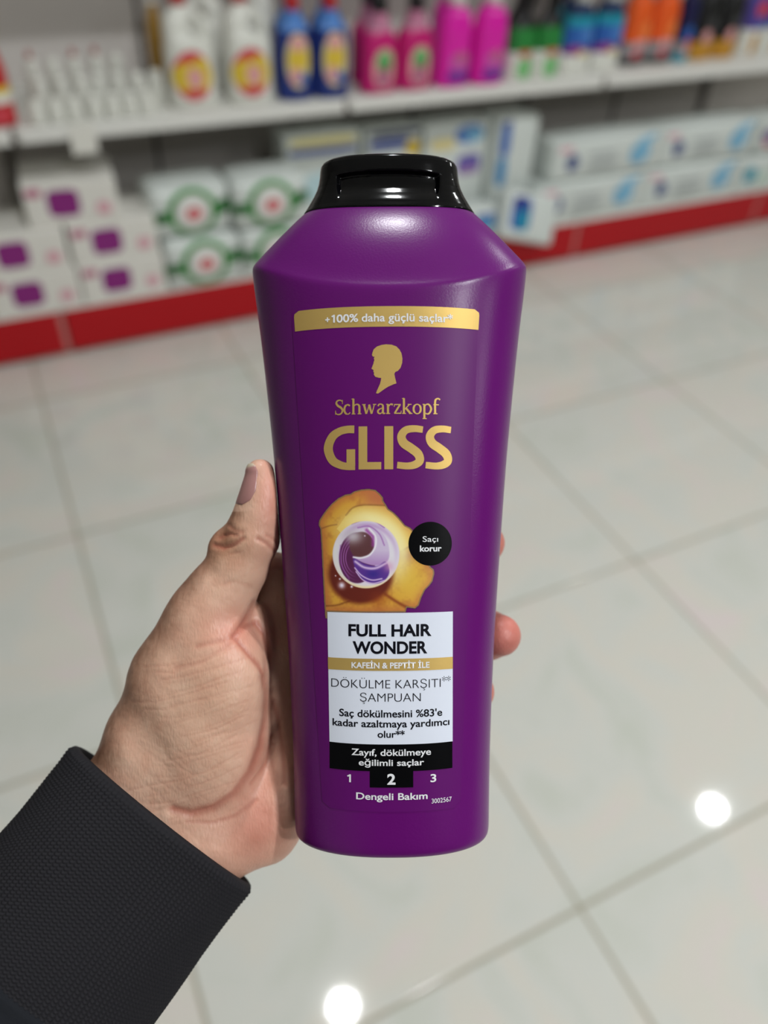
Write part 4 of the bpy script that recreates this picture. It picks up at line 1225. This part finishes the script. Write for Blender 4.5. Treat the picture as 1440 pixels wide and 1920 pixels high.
for i in range(16):
    x0_ = 250+_r.uniform(0, 190); y0 = 1380+_r.uniform(0, 110); L_ = _r.uniform(30, 90)
    CREASES.append(([(x0_, y0), (x0_+L_*.5, y0+L_*.45), (x0_+L_, y0+L_*.75)], _r.uniform(.2, .5), 1.8))
for i in range(14):
    x0_ = 505+_r.uniform(0, 30); y0 = 1300+_r.uniform(0, 240); L_ = _r.uniform(30, 70)
    CREASES.append(([(x0_, y0), (x0_-6, y0+L_*.5), (x0_-4, y0+L_)], _r.uniform(.2, .5), 1.7))
for i in range(9):
    x0_ = 395+_r.uniform(0, 50); y0 = 1000+_r.uniform(-8, 40); L_ = _r.uniform(12, 34)
    CREASES.append(([(x0_, y0), (x0_+L_*.5, y0+_r.uniform(-3, 2)), (x0_+L_, y0-_r.uniform(0, 8))], _r.uniform(.4, 1.0), 1.9))
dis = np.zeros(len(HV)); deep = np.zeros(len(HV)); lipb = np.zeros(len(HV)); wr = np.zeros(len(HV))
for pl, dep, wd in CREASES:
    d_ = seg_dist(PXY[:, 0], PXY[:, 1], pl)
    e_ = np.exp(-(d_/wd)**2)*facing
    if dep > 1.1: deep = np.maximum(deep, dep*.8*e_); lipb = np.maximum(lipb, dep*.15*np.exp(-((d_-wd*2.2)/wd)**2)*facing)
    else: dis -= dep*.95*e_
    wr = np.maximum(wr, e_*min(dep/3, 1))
dis += lipb-deep
dis += (vnoise(PXY[:, 0]+HV[:, 2], PXY[:, 1], 30, 5)-.5)*1.4+(vnoise(PXY[:, 0]*.8+PXY[:, 1]*.6, PXY[:, 1]*2.2-PXY[:, 0]*1.2+HV[:, 2], 9, 6)-.5)*.35
HV = HV+NRM*dis[:, None]
# skin colour: redness, tan, darker creases; back-of-hand edge has shade painted in
pxx, pyy = PXY[:, 0], PXY[:, 1]
sk = np.zeros((len(HV), 3)); sk[:] = (220, 176, 152)
def blend(c, col, a): return c*(1-a[:, None])+np.array(col, float)*a[:, None]
gg = lambda x0, y0, sx_, sy_: np.exp(-((pxx-x0)/sx_)**2-((pyy-y0)/sy_)**2)
sk = blend(sk, (216, 146, 128), gg(508, 930, 26, 90)*.8)
sk = blend(sk, (214, 140, 122), np.clip(gg(440, 1190, 60, 45)+gg(470, 1560, 90, 70)*.7+gg(490, 1480, 40, 120)*.6, 0, 1)*.7)
sk = blend(sk, (218, 176, 150), gg(370, 1330, 90, 110)*.6)
dorsal_tan_shade = np.clip((-NRM[:, 0]-.30*NRM[:, 2])*1.5, 0, 1)*(pxx < 520)*(pyy > 960)  # darker hairy skin plus painted shade where the surface turns left
sk = blend(sk, (136, 92, 70), np.clip(dorsal_tan_shade*(.75+.5*vnoise(pxx*1.5+pyy*.4, pyy*.5-pxx*.3, 7, 12)), 0, 1)*.85)
sk = blend(sk, (176, 122, 92), gg(420, 1015, 40, 45)*.6)
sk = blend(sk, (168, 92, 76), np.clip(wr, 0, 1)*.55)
sk = blend(sk, (196, 112, 102), ((pxx > 840)*1.0)*.85)
mott = vnoise(pxx, pyy, 34, 9)*.6+vnoise(pxx, pyy, 13, 10)*.4
sk = sk*(1+(mott[:, None]-.5)*np.array([.06, .13, .15]))
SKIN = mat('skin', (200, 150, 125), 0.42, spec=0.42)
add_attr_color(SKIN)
def skin_nodes(m):
    N, L, b = nodes(m)
    b.inputs['Subsurface Weight'].default_value = 0.12
    b.inputs['Subsurface Radius'].default_value = (1.0, 0.35, 0.2)
    b.inputs['Subsurface Scale'].default_value = 0.003
    tc = N.new('ShaderNodeTexCoord')
    vo = N.new('ShaderNodeTexVoronoi'); vo.feature = 'DISTANCE_TO_EDGE'; vo.inputs['Scale'].default_value = 1100
    n1 = N.new('ShaderNodeTexNoise'); n1.inputs['Scale'].default_value = 420; n1.inputs['Detail'].default_value = 4
    mp = N.new('ShaderNodeMapping'); mp.inputs['Rotation'].default_value = (0, .6, 0); mp.inputs['Scale'].default_value = (1, 1, .35)
    L.new(tc.outputs['Object'], mp.inputs['Vector']); L.new(mp.outputs[0], vo.inputs['Vector']); L.new(tc.outputs['Object'], n1.inputs['Vector'])
    ad = N.new('ShaderNodeMath'); ad.operation = 'MULTIPLY_ADD'; ad.inputs[1].default_value = .7
    L.new(vo.outputs['Distance'], ad.inputs[0]); L.new(n1.outputs[0], ad.inputs[2])
    bp = N.new('ShaderNodeBump'); bp.inputs['Strength'].default_value = .35; bp.inputs['Distance'].default_value = .0004
    L.new(ad.outputs[0], bp.inputs['Height']); L.new(bp.outputs[0], b.inputs['Normal'])
skin_nodes(SKIN)
W_C = dpt(305, 1527, -70)
P_ORG = HC+RT*((W_C[0]-720)*S)-UP*((W_C[1]-960)*S)-FW*(W_C[2]*S)
person = empty('person', mw=hold_matrix(P_ORG))
tag(person, "person's left hand gripping the purple bottle from behind, black knitted sleeve cuff", 'person')
def to_local(d):      # design units -> local metres (x right, y away, z up)
    d = np.asarray(d, float)
    return np.stack([(d[:, 0]-W_C[0])*S, -(d[:, 2]-W_C[2])*S, -(d[:, 1]-W_C[1])*S], 1)
# design frame is left-handed seen as (x, y down, z near): orientation checked against the outward normal
q = HF[len(HF)//2]; Lc = to_local(HV)
fn = np.cross(Lc[q[1]]-Lc[q[0]], Lc[q[2]]-Lc[q[0]]); nl = to_local(NRM+W_C)[q[0]]
if fn@nl < 0: HF = HF[:, ::-1]
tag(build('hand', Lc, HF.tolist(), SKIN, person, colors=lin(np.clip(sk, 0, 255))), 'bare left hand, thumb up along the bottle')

# thumbnail, follows the curve of the thumb tip
def nail():
    a0, a1 = dpt(487, 949, 20), dpt(488, 868, 22)
    nu, nv = 26, 30; pts = []; nr = []; vv = []
    for j in range(nv):
        t = j/(nv-1); c_ = a0+(a1-a0)*t
        half = np.interp(t, [0, .12, .35, .8, .93, 1], [.42, .78, .98, 1.0, .86, .62])
        for i in range(nu):
            u = -1+2*i/(nu-1)
            th = math.radians(164)+math.radians(74)*half*u
            pts.append(c_+np.array([math.cos(th), 0, math.sin(th)])*(33 if t < .8 else 33-9*(t-.8)/.2)); vv.append((u, t))
    p = np.array(pts); vv = np.array(vv)
    for _ in range(4): p = p-hand_grad(p)*hand_sd(p)[:, None]
    n_ = hand_grad(p); edge = np.minimum(1-np.abs(vv[:, 0]), np.minimum(vv[:, 1]*1.6, 1))
    out = p+n_*(.2+1.0*np.sqrt(np.clip(edge*4, 0, 1)))[:, None]
    inn = p-n_*3.0
    c_ = np.zeros((len(p), 3)); c_[:] = (176, 128, 124)
    c_ = c_+(np.array((208, 194, 170))-c_)*sstep(.86, .92, vv[:, 1]-.05*(vv[:, 0]**2))[:, None]
    c_ = c_+(np.array((150, 106, 104))-c_)*sstep(.35, .0, vv[:, 1])[:, None]*.6
    f1 = grid_faces(nv, nu); K_ = len(p)
    f2 = [tuple(i+K_ for i in q_[::-1]) for q_ in f1]
    bd = list(range(nu))+[j*nu+nu-1 for j in range(1, nv)]+[(nv-1)*nu+i for i in range(nu-2, -1, -1)]+[j*nu for j in range(nv-2, 0, -1)]
    f3 = [(bd[(i+1) % len(bd)], bd[i], bd[i]+K_, bd[(i+1) % len(bd)]+K_) for i in range(len(bd))]
    V_ = np.concatenate([out, inn]); Fc = f1+f2+f3
    lc = to_local(V_); q_ = f1[len(f1)//2]
    if np.cross(lc[q_[1]]-lc[q_[0]], lc[q_[2]]-lc[q_[0]])@to_local(n_+W_C)[q_[0]] < 0: Fc = [t[::-1] for t in Fc]
    m = mat('fingernail', (180, 135, 130), .28, spec=.5); add_attr_color(m)
    tag(build('thumbnail', lc, Fc, m, person, colors=lin(np.concatenate([c_, c_]))), 'pinkish thumbnail with pale free edge')
nail()

# ------------------------------------------------------------------ sleeve: knitted cuff and plain fabric
KNIT = mat('black_knit', (31, 30, 34), 0.85, spec=0.25)
PLAIN = mat('black_sleeve_fabric', (27, 29, 34), 0.9, spec=0.2)
add_bump(PLAIN, 900, .25, .0004)
CEN0 = np.array([306., 1529.]); DIRP = np.array([.783, .622])
def sleeve_ring(s, grow, th):
    """s px along the forearm from the cuff edge, th angle; returns design points (N,3)"""
    zc = -62+.28*s
    hw = np.interp(s, [-6, 0, 12, 40, 90, 160, 420, 900], [205, 210, 213, 212, 213, 215, 232, 262])+grow
    hd = np.interp(s, [-6, 0, 12, 60, 420, 900], [140, 144, 147, 148, 160, 186])+grow
    c_ = CEN0+AX*s
    bow = -52*np.sin(th)                             # the mouth of the cuff leans a little towards the hand on the near side
    u = np.cos(th)*hw
    px_ = c_[0]+DIRP[0]*u+AX[0]*bow; py_ = c_[1]+DIRP[1]*u+AX[1]*bow
    z_ = zc+np.sin(th)*hd
    k = 1-z_/F_PX*.0
    kk = 1-z_/F_PX
    kc = 1-zc/F_PX
    return np.stack([720+(px_-720)*kc, 960+(py_-960)*kc, z_], 1)
def knit():
    NC, PC = 132, 6; M = NC*PC
    th = np.linspace(0, 2*np.pi, M, endpoint=False)
    st_len = 7.6; ns = int(388/st_len)*4
    rings = []
    # rolled edge: from inside the mouth, over the fold, then down the outside
    for s, g_ in ((60, -26), (30, -22), (10, -17), (2, -11), (-3, -5)): rings.append(sleeve_ring(s, g_, th))
    colph = th/(2*np.pi)*NC
    cu = np.abs(((colph) % 1)-.5)*2                   # 0 centre of a wale, 1 in the gap
    for i in range(ns+1):
        s = i*st_len/4
        v_ph = (s/st_len+ .35*np.abs(((colph) % 1)-.5)*2) % 1
        bump = 4.0*(1-cu**2.0)*(0.68+.32*np.sin(2*np.pi*v_ph)) - .4
        wob = 1.6*np.sin(th*3+s*.012)+1.2*np.sin(th*5-s*.02)
        edge = sstep(0, 6, np.array([s]))[0]
        rings.append(sleeve_ring(s, (bump+wob)*edge+wob*(1-edge)*0, th))
    R_ = np.array(rings)
    v, f = loft(R_, cap=False)
    lc = to_local(v); q_ = f[len(f)//2]; ctr = lc[(len(rings)//2)*M:(len(rings)//2+1)*M].mean(0)
    if np.cross(lc[q_[1]]-lc[q_[0]], lc[q_[2]]-lc[q_[0]])@(lc[q_[0]]-ctr) < 0: f = [t[::-1] for t in f]
    return lc, f
def plain():
    M = 160; th = np.linspace(0, 2*np.pi, M, endpoint=False); rings = []
    for s in np.linspace(366, 1050, 60):
        fold = 3.0*np.sin(th*4+s*.03)+4.0*np.sin(th*2-s*.017)
        seam = 5.0*np.exp(-((s-380)/9)**2)
        rings.append(sleeve_ring(s, 3+fold*sstep(366, 440, np.array([s]))[0]+seam*.6+12*sstep(372, 580, np.array([s]))[0], th))
    v, f = loft(np.array(rings), cap=True)
    lc = to_local(v); q_ = f[20*M]; ctr = lc[20*M:21*M].mean(0)
    if np.cross(lc[q_[1]]-lc[q_[0]], lc[q_[2]]-lc[q_[0]])@(lc[q_[0]]-ctr) < 0: f = [t[::-1] for t in f]
    return lc, f
v, f = plain(); sl = build('jacket_sleeve', v, f, PLAIN, person); tag(sl, 'plain dark sleeve fabric above the cuff')
v, f = knit(); tag(build('knit_cuff', v, f, KNIT, sl), 'black rib-knit cuff')
